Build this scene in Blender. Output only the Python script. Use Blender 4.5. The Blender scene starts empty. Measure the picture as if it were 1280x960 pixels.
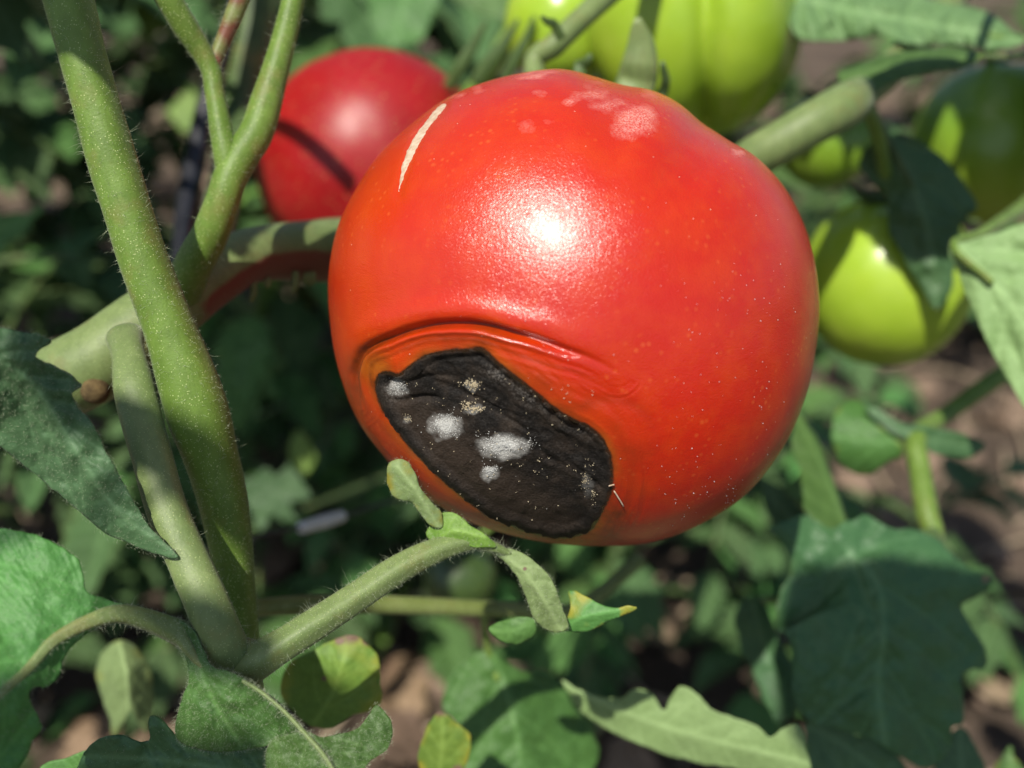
import bpy, math, random
import numpy as np
from mathutils import Vector, Matrix
from mathutils.bvhtree import BVHTree

random.seed(7)
RNG = np.random.default_rng(7)
SC = bpy.context.scene
COL = SC.collection

# ------------------------------------------------------------------ camera
PITCH = math.radians(28.0)
CAM_H = 0.38
LENS = 35.0
FPX = 1280 * LENS / 36.0
CPOS = np.array([0.0, 0.0, CAM_H])
FWD = np.array([0.0, math.cos(PITCH), -math.sin(PITCH)])
RIGHT = np.array([1.0, 0.0, 0.0])
UP = np.array([0.0, math.sin(PITCH), math.cos(PITCH)])

cam_data = bpy.data.cameras.new('camera')
cam = bpy.data.objects.new('camera', cam_data)
COL.objects.link(cam)
cam.location = CPOS
cam.rotation_euler = (math.radians(90) - PITCH, 0, 0)
cam_data.lens = LENS
cam_data.sensor_width = 36.0
cam_data.clip_start = 0.005
cam_data.clip_end = 400.0
cam_data.dof.use_dof = True
cam_data.dof.focus_distance = 0.158
cam_data.dof.aperture_fstop = 9.0
SC.camera = cam

# ------------------------------------------------------------------ sky and sun
SUN_CAM = np.array([-0.21, 0.51, 0.84])         # towards the sun, in camera axes (right, up, back)
SUN = SUN_CAM[0] * RIGHT + SUN_CAM[1] * UP - SUN_CAM[2] * FWD
SUN = SUN / np.linalg.norm(SUN)
ELEV = math.asin(SUN[2])
AZ = math.atan2(SUN[0], SUN[1])
world = bpy.data.worlds.new('World')
SC.world = world
world.use_nodes = True
wn = world.node_tree
sky = wn.nodes.new('ShaderNodeTexSky')
sky.sky_type = 'NISHITA'
sky.sun_disc = False
sky.sun_elevation = ELEV
sky.sun_rotation = AZ
wn.links.new(sky.outputs[0], wn.nodes['Background'].inputs[0])
wn.nodes['Background'].inputs[1].default_value = 0.085
sun_data = bpy.data.lights.new('sun', 'SUN')
sun_data.energy = 4.8
sun_data.angle = math.radians(0.55)
sun_data.color = (1.0, 0.945, 0.84)
sun = bpy.data.objects.new('sun', sun_data)
COL.objects.link(sun)
sun.rotation_euler = Vector(SUN).to_track_quat('Z', 'Y').to_euler()
SC.view_settings.view_transform = 'Standard'
SC.view_settings.look = 'None'
SC.view_settings.exposure = 0.26
SC.view_settings.gamma = 1.0
SC.view_settings.use_curve_mapping = False
SC.cycles.max_bounces = 8
SC.cycles.use_denoising = True


# ------------------------------------------------------------------ helpers
def P(px, py, d):
    """pixel of the 1280x960 frame + depth along the lens axis -> world point(s)"""
    px = np.asarray(px, float); py = np.asarray(py, float); d = np.asarray(d, float)
    x = (px - 640) / FPX * d
    y = (480 - py) / FPX * d
    return CPOS + d[..., None] * FWD + x[..., None] * RIGHT + y[..., None] * UP


def proj(V):
    q = V - CPOS
    d = q @ FWD
    return 640 + (q @ RIGHT) / d * FPX, 480 - (q @ UP) / d * FPX, d


def vnoise(p, seed=0):
    """3D value noise in -1..1"""
    p = np.asarray(p, float)
    i = np.floor(p).astype(np.int64)
    f = p - i
    f = f * f * (3 - 2 * f)

    def h(a, b, c):
        n = (a * 374761393 + b * 668265263 + c * 2147483647 + seed * 974634877) & 0xFFFFFFFF
        n = ((n ^ (n >> 13)) * 1274126177) & 0xFFFFFFFF
        n = (n ^ (n >> 16)) & 0xFFFF
        return n / 32767.5 - 1.0
    x, y, z = i[..., 0], i[..., 1], i[..., 2]
    r = 0
    for dx in (0, 1):
        wx = f[..., 0] if dx else 1 - f[..., 0]
        for dy in (0, 1):
            wy = f[..., 1] if dy else 1 - f[..., 1]
            for dz in (0, 1):
                wz = f[..., 2] if dz else 1 - f[..., 2]
                r = r + wx * wy * wz * h(x + dx, y + dy, z + dz)
    return r


def fbm(p, seed=0, o=4):
    r = 0; a = 0.5; p = np.asarray(p, float)
    for k in range(o):
        r = r + a * vnoise(p, seed + k * 17); p = p * 2.03 + 5.1; a *= 0.5
    return r


def smooth(a, b, x):
    t = np.clip((x - a) / (b - a), 0, 1)
    return t * t * (3 - 2 * t)


def crom(pts, n, closed=False):
    """Catmull-Rom resample to n points, roughly even"""
    p = np.asarray(pts, float)
    if closed:
        q = np.vstack([p[-1], p, p[0], p[1]]); m = len(p)
    else:
        q = np.vstack([2 * p[0] - p[1], p, 2 * p[-1] - p[-2]]); m = len(p) - 1
    k = 12
    out = []
    for i in range(m):
        a, b, c, d = q[i], q[i + 1], q[i + 2], q[i + 3]
        t = np.linspace(0, 1, k, endpoint=False)[:, None]
        out.append(0.5 * (2 * b + (c - a) * t + (2 * a - 5 * b + 4 * c - d) * t ** 2 + (3 * b - a - 3 * c + d) * t ** 3))
    out = np.vstack(out)
    out = np.vstack([out, q[1] if closed else q[-2]])
    L = np.r_[0, np.cumsum(np.linalg.norm(np.diff(out[:, :min(3, out.shape[1])], axis=0), axis=1))]
    s = np.linspace(0, L[-1], n, endpoint=not closed)
    return np.stack([np.interp(s, L, out[:, j]) for j in range(out.shape[1])], 1)


def seg_dist(pts, poly):
    """distance, param (0..1 along), signed side from points to a 2D polyline"""
    a = poly[:-1]; b = poly[1:]
    ab = b - a
    L = np.r_[0, np.cumsum(np.linalg.norm(ab, axis=1))]
    best = np.full(len(pts), 1e9); par = np.zeros(len(pts)); side = np.zeros(len(pts))
    for i in range(len(a)):
        ap = pts - a[i]
        l2 = (ab[i] ** 2).sum() + 1e-12
        t = np.clip(ap @ ab[i] / l2, 0, 1)
        dd = np.linalg.norm(ap - t[:, None] * ab[i], axis=1)
        m = dd < best
        best[m] = dd[m]
        par[m] = (L[i] + t[m] * (L[i + 1] - L[i])) / L[-1]
        cr = ab[i][0] * ap[:, 1] - ab[i][1] * ap[:, 0]
        side[m] = np.sign(cr[m])
    return best, par, side


def closest_on(pts, poly):
    a = poly[:-1]; b = poly[1:]; ab = b - a
    best = np.full(len(pts), 1e9); out = pts.copy()
    for i in range(len(a)):
        ap = pts - a[i]
        t = np.clip(ap @ ab[i] / ((ab[i] ** 2).sum() + 1e-12), 0, 1)
        q = a[i] + t[:, None] * ab[i]
        dd = np.linalg.norm(pts - q, axis=1)
        m = dd < best
        best[m] = dd[m]; out[m] = q[m]
    return out


def inside(pts, poly):
    x, y = pts[:, 0], pts[:, 1]
    r = np.zeros(len(pts), bool)
    n = len(poly)
    for i in range(n):
        x0, y0 = poly[i]; x1, y1 = poly[(i + 1) % n]
        c = ((y0 > y) != (y1 > y))
        with np.errstate(divide='ignore', invalid='ignore'):
            xi = (x1 - x0) * (y - y0) / (y1 - y0 if y1 != y0 else 1e-9) + x0
        r ^= c & (x < xi)
    return r


ORG = {}


def mk_mesh(name, V, F, mats, smooth_sh=True, attrs=None, midx=None):
    V = np.asarray(V, np.float32)
    if isinstance(F, np.ndarray):
        F = [F]
    F = [np.asarray(f, np.int32) for f in F if len(f)]
    me = bpy.data.meshes.new(name)
    me.vertices.add(len(V)); me.vertices.foreach_set('co', V.ravel())
    nl = sum(f.size for f in F); npol = sum(len(f) for f in F)
    me.loops.add(nl); me.polygons.add(npol)
    me.loops.foreach_set('vertex_index', np.concatenate([f.ravel() for f in F]))
    tot = np.concatenate([np.full(len(f), f.shape[1], np.int32) for f in F])
    st = np.r_[0, np.cumsum(tot)[:-1]].astype(np.int32)
    me.polygons.foreach_set('loop_start', st)
    me.polygons.foreach_set('loop_total', tot)
    me.polygons.foreach_set('use_smooth', np.full(npol, smooth_sh))
    if midx is not None:
        me.polygons.foreach_set('material_index', np.asarray(midx, np.int32))
    me.update(calc_edges=True)
    me.validate()
    for m in (mats if isinstance(mats, (list, tuple)) else [mats]):
        me.materials.append(m)
    for k, a in (attrs or {}).items():
        a = np.asarray(a, np.float32)
        if a.ndim == 1:
            at = me.attributes.new(k, 'FLOAT', 'POINT'); at.data.foreach_set('value', a)
        else:
            at = me.attributes.new(k, 'FLOAT_COLOR', 'POINT')
            at.data.foreach_set('color', np.c_[a, np.ones(len(a))].astype(np.float32).ravel())
    return me


def obj(name, V, F, mats, parent=None, org=None, **kw):
    V = np.asarray(V, float)
    if parent is not None:
        o0 = ORG[parent.name]
    else:
        o0 = np.asarray(org if org is not None else [V[:, 0].mean(), V[:, 1].mean(), V[:, 2].min()], float)
    o = bpy.data.objects.new(name, mk_mesh(name, V - o0, F, mats, **kw))
    COL.objects.link(o)
    if parent is not None:
        o.parent = parent
    else:
        o.location = o0
    ORG[o.name] = o0
    return o


def thing(name, label, cat, loc, group=None):
    o = bpy.data.objects.new(name, None)
    COL.objects.link(o)
    o.empty_display_size = 0.01
    o.location = loc
    ORG[o.name] = np.asarray(loc, float)
    return tag(o, label, cat, group)


def tag(o, label=None, cat=None, group=None, kind=None):
    if label: o['label'] = label
    if cat: o['category'] = cat
    if group: o['group'] = group
    if kind: o['kind'] = kind
    return o


# ------------------------------------------------------------------ materials
class NT:
    def __init__(self, name):
        self.m = bpy.data.materials.new(name); self.m.use_nodes = True
        self.t = self.m.node_tree; self.n = self.t.nodes
        self.b = self.n['Principled BSDF']; self.out = self.n['Material Output']

    def add(self, typ, **kw):
        nd = self.n.new(typ)
        for k, v in kw.items():
            if k in nd.inputs: nd.inputs[k].default_value = v
            else: setattr(nd, k, v)
        return nd

    def lk(self, a, b): self.t.links.new(a, b)

    def coord(self): return self.add('ShaderNodeTexCoord').outputs['Object']

    def noise(self, scale, detail=4, rough=0.55, co=None):
        nd = self.add('ShaderNodeTexNoise', Scale=scale, Detail=detail, Roughness=rough)
        self.lk(co or self.coord(), nd.inputs['Vector'])
        return nd.outputs['Fac']

    def ramp(self, fac, stops):
        r = self.n.new('ShaderNodeValToRGB'); e = r.color_ramp.elements
        while len(e) < len(stops): e.new(0.5)
        for i, (p, c) in enumerate(stops):
            e[i].position = p; e[i].color = tuple(c) + ((1,) if len(c) == 3 else ())
        self.lk(fac, r.inputs['Fac'])
        return r.outputs['Color']

    def mix(self, fac, a, b, mode='MIX'):
        m = self.n.new('ShaderNodeMix'); m.data_type = 'RGBA'; m.blend_type = mode
        for s, v in ((m.inputs[0], fac), (m.inputs[6], a), (m.inputs[7], b)):
            if hasattr(v, 'links'): self.lk(v, s)
            elif isinstance(v, (int, float)): s.default_value = v
            else: s.default_value = tuple(v) + (1,)
        return m.outputs[2]

    def math(self, op, a, b=0.0):
        m = self.n.new('ShaderNodeMath'); m.operation = op
        for s, v in ((m.inputs[0], a), (m.inputs[1], b)):
            if hasattr(v, 'links'): self.lk(v, s)
            else: s.default_value = v
        return m.outputs[0]

    def attr(self, name, out='Fac'):
        a = self.n.new('ShaderNodeAttribute'); a.attribute_name = name
        return a.outputs[out]

    def bump(self, h, strength, dist):
        b = self.add('ShaderNodeBump', Strength=strength, Distance=dist)
        self.lk(h, b.inputs['Height'])
        self.lk(b.outputs[0], self.b.inputs['Normal'])
        return b

    def set(self, **kw):
        for k, v in kw.items():
            k = k.replace('_', ' ')
            s = self.b.inputs[k]
            if hasattr(v, 'links'): self.lk(v, s)
            elif isinstance(v, tuple) and len(v) == 3 and s.type == 'RGBA': s.default_value = v + (1,)
            else: s.default_value = v


def leaf_mat(name, top, top2, under, yel=(0.30, 0.30, 0.04), rough=0.5, trans=0.22, sheen=0.05, fine=2600):
    k = NT(name)
    co = k.coord()
    oi = k.n.new('ShaderNodeObjectInfo')
    n1 = k.noise(110, 5, 0.6, co)
    c = k.mix(k.math('MULTIPLY', k.math('SUBTRACT', n1, 0.25), 1.7), top, top2)
    n2 = k.noise(900, 4, 0.7, co)
    c = k.mix(k.ramp(n2, [(0.35, (0, 0, 0)), (0.75, (0.45, 0.45, 0.45))]), c, tuple(min(1, x * 1.5 + 0.01) for x in top2))
    v = k.attr('vein')
    c = k.mix(k.math('MULTIPLY', v, 0.62), c, tuple(min(1, x * 1.5 + 0.03) for x in top2))
    c = k.mix(k.attr('under'), c, under)
    y = k.math('MULTIPLY', k.attr('yel'), k.math('ADD', k.noise(260, 3, 0.6, co), 0.45))
    c = k.mix(k.ramp(y, [(0.12, (0, 0, 0)), (0.55, (1, 1, 1))]), c, yel)
    c = k.mix(k.ramp(k.attr('brown'), [(0.35, (0, 0, 0)), (0.6, (1, 1, 1))]), c, (0.20, 0.13, 0.085))
    hsv = k.add('ShaderNodeHueSaturation')
    k.lk(c, hsv.inputs['Color'])
    k.lk(k.math('ADD', k.math('MULTIPLY', oi.outputs['Random'], 0.35), 0.82), hsv.inputs['Value'])
    k.lk(k.math('ADD', k.math('MULTIPLY', oi.outputs['Random'], 0.03), 0.485), hsv.inputs['Hue'])
    c = hsv.outputs[0]
    k.set(Base_Color=c, Roughness=rough, Specular_IOR_Level=0.4, Sheen_Weight=sheen, Sheen_Roughness=0.45)
    k.b.inputs['Sheen Tint'].default_value = (0.85, 0.95, 0.85, 1)
    bm = k.bump(k.math('ADD', k.noise(fine, 3, 0.6, co), k.math('MULTIPLY', k.noise(420, 3, 0.5, co), 1.6)), 0.55, 0.00022)
    tr = k.n.new('ShaderNodeBsdfTranslucent')
    k.lk(k.mix(0.5, c, (0.30, 0.42, 0.04), 'MIX'), tr.inputs['Color'])
    mx = k.n.new('ShaderNodeMixShader'); mx.inputs[0].default_value = trans
    k.lk(k.b.outputs[0], mx.inputs[1]); k.lk(tr.outputs[0], mx.inputs[2])
    k.lk(mx.outputs[0], k.out.inputs['Surface'])
    return k.m


M = {}
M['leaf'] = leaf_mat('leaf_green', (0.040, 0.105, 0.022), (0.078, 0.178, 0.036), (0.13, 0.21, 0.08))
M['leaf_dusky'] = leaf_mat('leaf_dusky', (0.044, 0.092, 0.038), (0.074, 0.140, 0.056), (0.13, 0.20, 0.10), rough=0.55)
M['leaf_fresh'] = leaf_mat('leaf_fresh', (0.10, 0.18, 0.065), (0.155, 0.25, 0.095), (0.15, 0.23, 0.11), rough=0.55)
M['leaf_blue'] = leaf_mat('leaf_bluegreen', (0.036, 0.098, 0.036), (0.070, 0.155, 0.056), (0.12, 0.20, 0.10), rough=0.45)
M['leaf_bright'] = leaf_mat('leaf_bright', (0.055, 0.16, 0.035), (0.095, 0.235, 0.05), (0.14, 0.24, 0.09))
M['leaf_pale'] = leaf_mat('leaf_pale', (0.18, 0.28, 0.095), (0.235, 0.345, 0.135), (0.22, 0.31, 0.13), rough=0.6)
M['leaf_yellow'] = leaf_mat('leaf_yellowing', (0.095, 0.20, 0.03), (0.165, 0.275, 0.04), (0.22, 0.28, 0.08), yel=(0.38, 0.37, 0.04))
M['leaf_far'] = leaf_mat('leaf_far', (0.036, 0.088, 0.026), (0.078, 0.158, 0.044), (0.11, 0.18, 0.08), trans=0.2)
M['leaf_dry'] = leaf_mat('leaf_dry', (0.17, 0.105, 0.06), (0.27, 0.185, 0.115), (0.25, 0.18, 0.12), trans=0.08, sheen=0.0)


def stem_mat(name, a, b, spots=0.5, red=(0.16, 0.055, 0.03)):
    k = NT(name)
    co = k.coord()
    c = k.mix(k.ramp(k.noise(160, 4, 0.6, co), [(0.3, (0, 0, 0)), (0.7, (1, 1, 1))]), a, b)
    st = k.add('ShaderNodeMapping'); st.inputs['Scale'].default_value = (1, 1, 0.12)
    k.lk(co, st.inputs['Vector'])
    c = k.mix(k.ramp(k.noise(700, 4, 0.6, st.outputs[0]), [(0.4, (0, 0, 0)), (0.8, (0.5, 0.5, 0.5))]), c, tuple(x * 0.62 for x in a))
    vo = k.add('ShaderNodeTexVoronoi', Scale=2300.0); k.lk(co, vo.inputs['Vector'])
    sp = k.math('MULTIPLY', k.math('LESS_THAN', vo.outputs['Distance'], 0.20), k.math('GREATER_THAN', k.noise(700, 4, 0.7, co), 0.49))
    c = k.mix(k.ramp(k.noise(90, 4, 0.7, co), [(0.55, (0, 0, 0)), (0.72, (0.5, 0.5, 0.5))]), c, (0.20, 0.16, 0.05))
    c = k.mix(k.math('MULTIPLY', sp, spots), c, (0.48, 0.56, 0.24))
    r = k.math('MULTIPLY', k.attr('red'), k.math('ADD', k.noise(300, 4, 0.6, co), 0.3))
    c = k.mix(k.ramp(r, [(0.25, (0, 0, 0)), (0.6, (1, 1, 1))]), c, red)
    k.set(Base_Color=c, Roughness=0.5, Specular_IOR_Level=0.35, Sheen_Weight=0.12, Sheen_Roughness=0.4,
          Subsurface_Weight=0.12, Subsurface_Scale=0.001)
    k.b.inputs['Subsurface Radius'].default_value = (0.6, 1.0, 0.3)
    k.bump(k.math('ADD', k.noise(1900, 3, 0.6, co), k.math('MULTIPLY', sp, 0.6)), 0.5, 0.00015)
    return k.m


M['stem'] = stem_mat('stem_green', (0.098, 0.172, 0.022), (0.150, 0.245, 0.040), 0.85)
M['stem_sage'] = stem_mat('stem_sage', (0.132, 0.190, 0.060), (0.195, 0.255, 0.092), 0.5)
M['stem_olive'] = stem_mat('stem_olive', (0.13, 0.17, 0.04), (0.20, 0.24, 0.08), 0.5)
M['stem_dark'] = stem_mat('stem_dark', (0.05, 0.09, 0.025), (0.085, 0.14, 0.04), 0.3)


def plain(name, c1, c2, rough=0.7, scale=300, bump=0.0002, spec=0.3):
    k = NT(name)
    co = k.coord()
    k.set(Base_Color=k.mix(k.ramp(k.noise(scale, 5, 0.65, co), [(0.3, (0, 0, 0)), (0.7, (1, 1, 1))]), c1, c2), Roughness=rough,
          Specular_IOR_Level=spec)
    k.bump(k.noise(scale * 4, 4, 0.7, co), 0.6, bump)
    return k.m


M['stub'] = plain('dry_cut_stub', (0.05, 0.032, 0.014), (0.17, 0.12, 0.05), 0.9, 500, 0.0006)
M['hair'] = plain('trichome', (0.42, 0.48, 0.30), (0.55, 0.60, 0.42), 0.4)
M['mould'] = plain('white_mould', (0.50, 0.50, 0.48), (0.74, 0.74, 0.71), 0.95, 4000, 0.0001, 0.1)
M['mould_tan'] = plain('tan_mould', (0.42, 0.33, 0.20), (0.62, 0.55, 0.40), 0.95, 4000, 0.0001, 0.1)
M['scar'] = plain('scar_tissue', (0.40, 0.26, 0.16), (0.66, 0.53, 0.40), 0.7, 1100, 0.0002)
M['tube'] = plain('black_plastic', (0.010, 0.011, 0.015), (0.02, 0.021, 0.027), 0.38, 200, 0.0001, 0.5)
M['straw'] = plain('straw', (0.26, 0.19, 0.12), (0.46, 0.37, 0.26), 0.8, 120, 0.0003)
M['clod'] = plain('soil_clod', (0.15, 0.105, 0.075), (0.30, 0.215, 0.155), 0.95, 90, 0.002)
M['wire'] = plain('wire', (0.02, 0.02, 0.02), (0.05, 0.05, 0.05), 0.4, 200, 0.0001)
M['wire_white'] = plain('white_sleeve', (0.55, 0.57, 0.55), (0.72, 0.73, 0.70), 0.5, 200, 0.0001)


def soil_mat():
    k = NT('soil')
    co = k.coord()
    c = k.ramp(k.noise(9, 8, 0.7, co), [(0.25, (0.05, 0.037, 0.027)), (0.5, (0.13, 0.097, 0.070)), (0.78, (0.32, 0.235, 0.165))])
    c = k.mix(k.ramp(k.noise(140, 5, 0.7, co), [(0.35, (0, 0, 0)), (0.75, (1, 1, 1))]), c, (0.20, 0.150, 0.115))
    k.set(Base_Color=c, Roughness=0.95, Specular_IOR_Level=0.15)
    k.bump(k.math('ADD', k.noise(60, 8, 0.75, co), k.noise(300, 5, 0.7, co)), 0.8, 0.012)
    return k.m


M['soil'] = soil_mat()


def skin_mat():
    k = NT('ripe_skin')
    co = k.coord()
    c = k.attr('pig', 'Color')
    # cell-level mottling and faint orange freckles
    m1 = k.ramp(k.noise(210, 5, 0.6, co), [(0.42, (0, 0, 0)), (0.68, (1, 1, 1))])
    c = k.mix(k.math('MULTIPLY', m1, 0.30), c, (0.58, 0.065, 0.003))
    m2 = k.ramp(k.noise(75, 4, 0.6, co), [(0.45, (0, 0, 0)), (0.7, (1, 1, 1))])
    c = k.mix(k.math('MULTIPLY', m2, 0.35), c, (0.50, 0.012, 0.008))
    vo = k.add('ShaderNodeTexVoronoi', Scale=620.0); k.lk(co, vo.inputs['Vector'])
    sp = k.ramp(vo.outputs['Distance'], [(0.10, (1, 1, 1)), (0.30, (0, 0, 0))])
    sp = k.math('MULTIPLY', sp, k.ramp(k.noise(130, 3, 0.5, co), [(0.47, (0, 0, 0)), (0.62, (1, 1, 1))]))
    c = k.mix(k.math('MULTIPLY', sp, 0.20), c, (0.78, 0.22, 0.04))
    vo2 = k.add('ShaderNodeTexVoronoi', Scale=430.0); k.lk(co, vo2.inputs['Vector'])
    d2 = k.math('LESS_THAN', vo2.outputs['Distance'], 0.04)
    d2 = k.math('MULTIPLY', d2, k.math('GREATER_THAN', k.noise(90, 3, 0.5, co), 0.44))
    c = k.mix(k.math('MULTIPLY', d2, 0.8), c, (0.75, 0.62, 0.48))
    # chalky residue
    rs = k.math('MULTIPLY', k.attr('residue'), k.math('ADD', k.noise(420, 5, 0.7, co), 0.15))
    rs = k.ramp(rs, [(0.26, (0, 0, 0)), (0.58, (1, 1, 1))])
    gr = k.ramp(k.noise(3800, 2, 0.6, co), [(0.40, (0.1, 0.1, 0.1)), (0.60, (1, 1, 1))])
    rsg = k.math('MULTIPLY', k.math('MULTIPLY', rs, gr), 0.38)
    c = k.mix(rsg, c, (0.80, 0.62, 0.54))
    hsm = k.math('MULTIPLY', k.attr('stain_shade'), 1.0)
    c = k.mix(k.math('MULTIPLY', hsm, k.math('ADD', k.noise(330, 4, 0.6, co), 0.25)), c, (0.13, 0.024, 0.003))  # bruise brown, and the groove's shadow painted in with it
    c = k.mix(k.ramp(k.math('MULTIPLY', k.attr('dead'), k.math('ADD', k.noise(1400, 4, 0.7, co), 0.4)), [(0.25, (0, 0, 0)), (0.8, (1, 1, 1))]), c, (0.028, 0.012, 0.005))
    k.set(Base_Color=c, Specular_IOR_Level=0.6, Subsurface_Weight=0.12, Subsurface_Scale=0.0018)
    k.b.inputs['Subsurface Radius'].default_value = (1.0, 0.28, 0.12)
    # fresh wax: broad dusty sheen under a thin clear coat
    k.set(Roughness=k.math('SUBTRACT', k.math('ADD', 0.27, k.math('MULTIPLY', rs, 0.35)), k.math('MULTIPLY', k.attr('wet'), 0.11)), Coat_Weight=0.12, Coat_Roughness=0.22)
    h = k.math('ADD', k.math('MULTIPLY', k.noise(4200, 1, 0.5, co), 1.0), k.math('MULTIPLY', k.noise(900, 3, 0.5, co), 0.55))
    h = k.math('ADD', h, k.math('MULTIPLY', d2, 0.5))
    k.bump(h, 0.75, 0.000092)
    return k.m


def rot_mat():
    k = NT('rotten_skin')
    co = k.coord()
    br = k.attr('brown')
    c = k.mix(br, (0.0085, 0.007, 0.006), (0.034, 0.023, 0.016))
    c = k.mix(k.attr('rim'), c, (0.030, 0.014, 0.006))
    c = k.mix(k.ramp(k.noise(240, 5, 0.65, co), [(0.45, (0, 0, 0)), (0.72, (1, 1, 1))]), c, (0.034, 0.024, 0.017))
    du = k.math('MULTIPLY', k.attr('dust'), k.ramp(k.noise(3000, 2, 0.6, co), [(0.46, (0, 0, 0)), (0.66, (1, 1, 1))]))
    c = k.mix(k.math('MULTIPLY', du, 0.55), c, (0.22, 0.20, 0.18))
    mo = k.math('MULTIPLY', k.attr('mould'), k.math('ADD', k.noise(900, 4, 0.7, co), 0.25))
    c = k.mix(k.ramp(mo, [(0.18, (0, 0, 0)), (0.75, (0.9, 0.9, 0.9))]), c, (0.50, 0.49, 0.46))
    k.set(Base_Color=c, Roughness=0.72, Specular_IOR_Level=0.2)
    k.bump(k.math('ADD', k.noise(700, 5, 0.65, co), k.math('MULTIPLY', k.noise(2800, 3, 0.6, co), 0.5)), 0.7, 0.00035)
    return k.m


def green_mat(name, a, b, rough=0.25):
    k = NT(name)
    co = k.coord()
    c = k.mix(k.attr('tip'), k.mix(k.ramp(k.noise(60, 4, 0.5, co), [(0.3, (0, 0, 0)), (0.7, (1, 1, 1))]), a, b), (0.34, 0.44, 0.04))
    vo = k.add('ShaderNodeTexVoronoi', Scale=600.0); k.lk(co, vo.inputs['Vector'])
    c = k.mix(k.math('MULTIPLY', k.math('LESS_THAN', vo.outputs['Distance'], 0.18), 0.25), c, (0.5, 0.58, 0.2))
    k.set(Base_Color=c, Roughness=rough, Specular_IOR_Level=0.5, Subsurface_Weight=0.25, Subsurface_Scale=0.003, Coat_Weight=0.2,
          Coat_Roughness=0.15)
    k.b.inputs['Subsurface Radius'].default_value = (0.7, 1.0, 0.15)
    k.bump(k.noise(900, 3, 0.5, co), 0.3, 0.0001)
    return k.m


M['skin'] = skin_mat()
M['rot'] = rot_mat()
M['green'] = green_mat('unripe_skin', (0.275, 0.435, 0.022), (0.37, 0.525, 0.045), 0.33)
M['green_shaded'] = green_mat('unripe_skin_shaded', (0.15, 0.28, 0.02), (0.21, 0.36, 0.03), 0.35)  # shaded copy of the unripe skin, shade put into its colour
M['green_deep_shade'] = green_mat('unripe_skin_deep_shade', (0.035, 0.07, 0.015), (0.055, 0.095, 0.02), 0.45)  # shadow under the red tomato painted into this skin colour
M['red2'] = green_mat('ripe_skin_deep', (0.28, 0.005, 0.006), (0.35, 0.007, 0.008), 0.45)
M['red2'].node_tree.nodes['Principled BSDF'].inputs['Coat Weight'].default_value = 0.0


# ------------------------------------------------------------------ shapes
def tube_mesh(pts, seg=18, n=None, ridge=0.0, lump=0.03, seed=0, redf=None, ridge_n=5, step=0.0011):
    """pts: rows of (x,y,z,radius) in metres"""
    p = np.asarray(pts, float)
    L = np.linalg.norm(np.diff(p[:, :3], axis=0), axis=1).sum()
    n = n or int(np.clip(L / step, 8, 260))
    c = crom(p, n)
    X, R = c[:, :3], c[:, 3]
    T = np.gradient(X, axis=0); T /= np.linalg.norm(T, axis=1)[:, None] + 1e-12
    a = np.cross(T[0], [0.31, 0.2, 0.93]); a /= np.linalg.norm(a)
    A = [a]
    for i in range(1, n):
        v = A[-1] - T[i] * (A[-1] @ T[i]); A.append(v / np.linalg.norm(v))
    A = np.array(A); B = np.cross(T, A)
    th = np.linspace(0, 2 * math.pi, seg, endpoint=False)
    dirs = A[:, None, :] * np.cos(th)[None, :, None] + B[:, None, :] * np.sin(th)[None, :, None]
    rad = R[:, None] * (1 + ridge * np.cos(ridge_n * th)[None, :])
    V = X[:, None, :] + dirs * rad[..., None]
    ns = fbm(V.reshape(-1, 3) / (R.mean() * 2.2), seed, 3).reshape(n, seg)
    V = V + dirs * (ns * lump * R[:, None])[..., None]
    V = V.reshape(-1, 3)
    i = np.arange(n - 1)[:, None] * seg; j = np.arange(seg)[None, :]; j2 = (j + 1) % seg
    F = np.stack([i + j, i + j2, i + seg + j2, i + seg + j], -1).reshape(-1, 4)
    e0 = len(V)
    V = np.vstack([V, X[0] - T[0] * R[0] * .4, X[-1] + T[-1] * R[-1] * .5])
    jj = np.arange(seg); kk = (jj + 1) % seg
    F3 = np.vstack([np.stack([kk, jj, np.full(seg, e0)], 1),
                    np.stack([(n - 1) * seg + jj, (n - 1) * seg + kk, np.full(seg, e0 + 1)], 1)])
    N = np.vstack([dirs.reshape(-1, 3), -T[:1], T[-1:]])
    red = np.zeros(len(V))
    if redf is not None:
        red = redf(V, N)
    return V, [F, F3], N, {'red': red}


def px_tube(rows):
    """(px,py,depth,width_px) -> (x,y,z,r)"""
    r = np.asarray(rows, float)
    return np.c_[P(r[:, 0], r[:, 1], r[:, 2]), r[:, 3] / 2 * r[:, 2] / FPX]


def solidify(V, F, t, attrs):
    """double-sided sheet: second layer offset by t, rim closed; adds attribute under"""
    n = len(V)
    a, b, c, d = (V[F[:, k]] for k in range(4))
    fn = np.cross(c - a, d - b)
    N = np.zeros_like(V)
    for k in range(4):
        np.add.at(N, F[:, k], fn)
    N /= np.linalg.norm(N, axis=1)[:, None] + 1e-15
    V2 = V - N * t
    E = np.concatenate([F[:, [0, 1]], F[:, [1, 2]], F[:, [2, 3]], F[:, [3, 0]]])
    key = E[:, 0].astype(np.int64) * n + E[:, 1]
    rev = E[:, 1].astype(np.int64) * n + E[:, 0]
    bd = E[~np.isin(key, rev)]
    side = np.stack([bd[:, 1], bd[:, 0], bd[:, 0] + n, bd[:, 1] + n], 1)
    FF = np.vstack([F, F[:, ::-1] + n, side])
    at = {k: np.r_[v, v] for k, v in attrs.items()}
    at['under'] = np.r_[np.zeros(n), np.ones(n)]
    return np.vstack([V, V2]), FF, at, N


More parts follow.
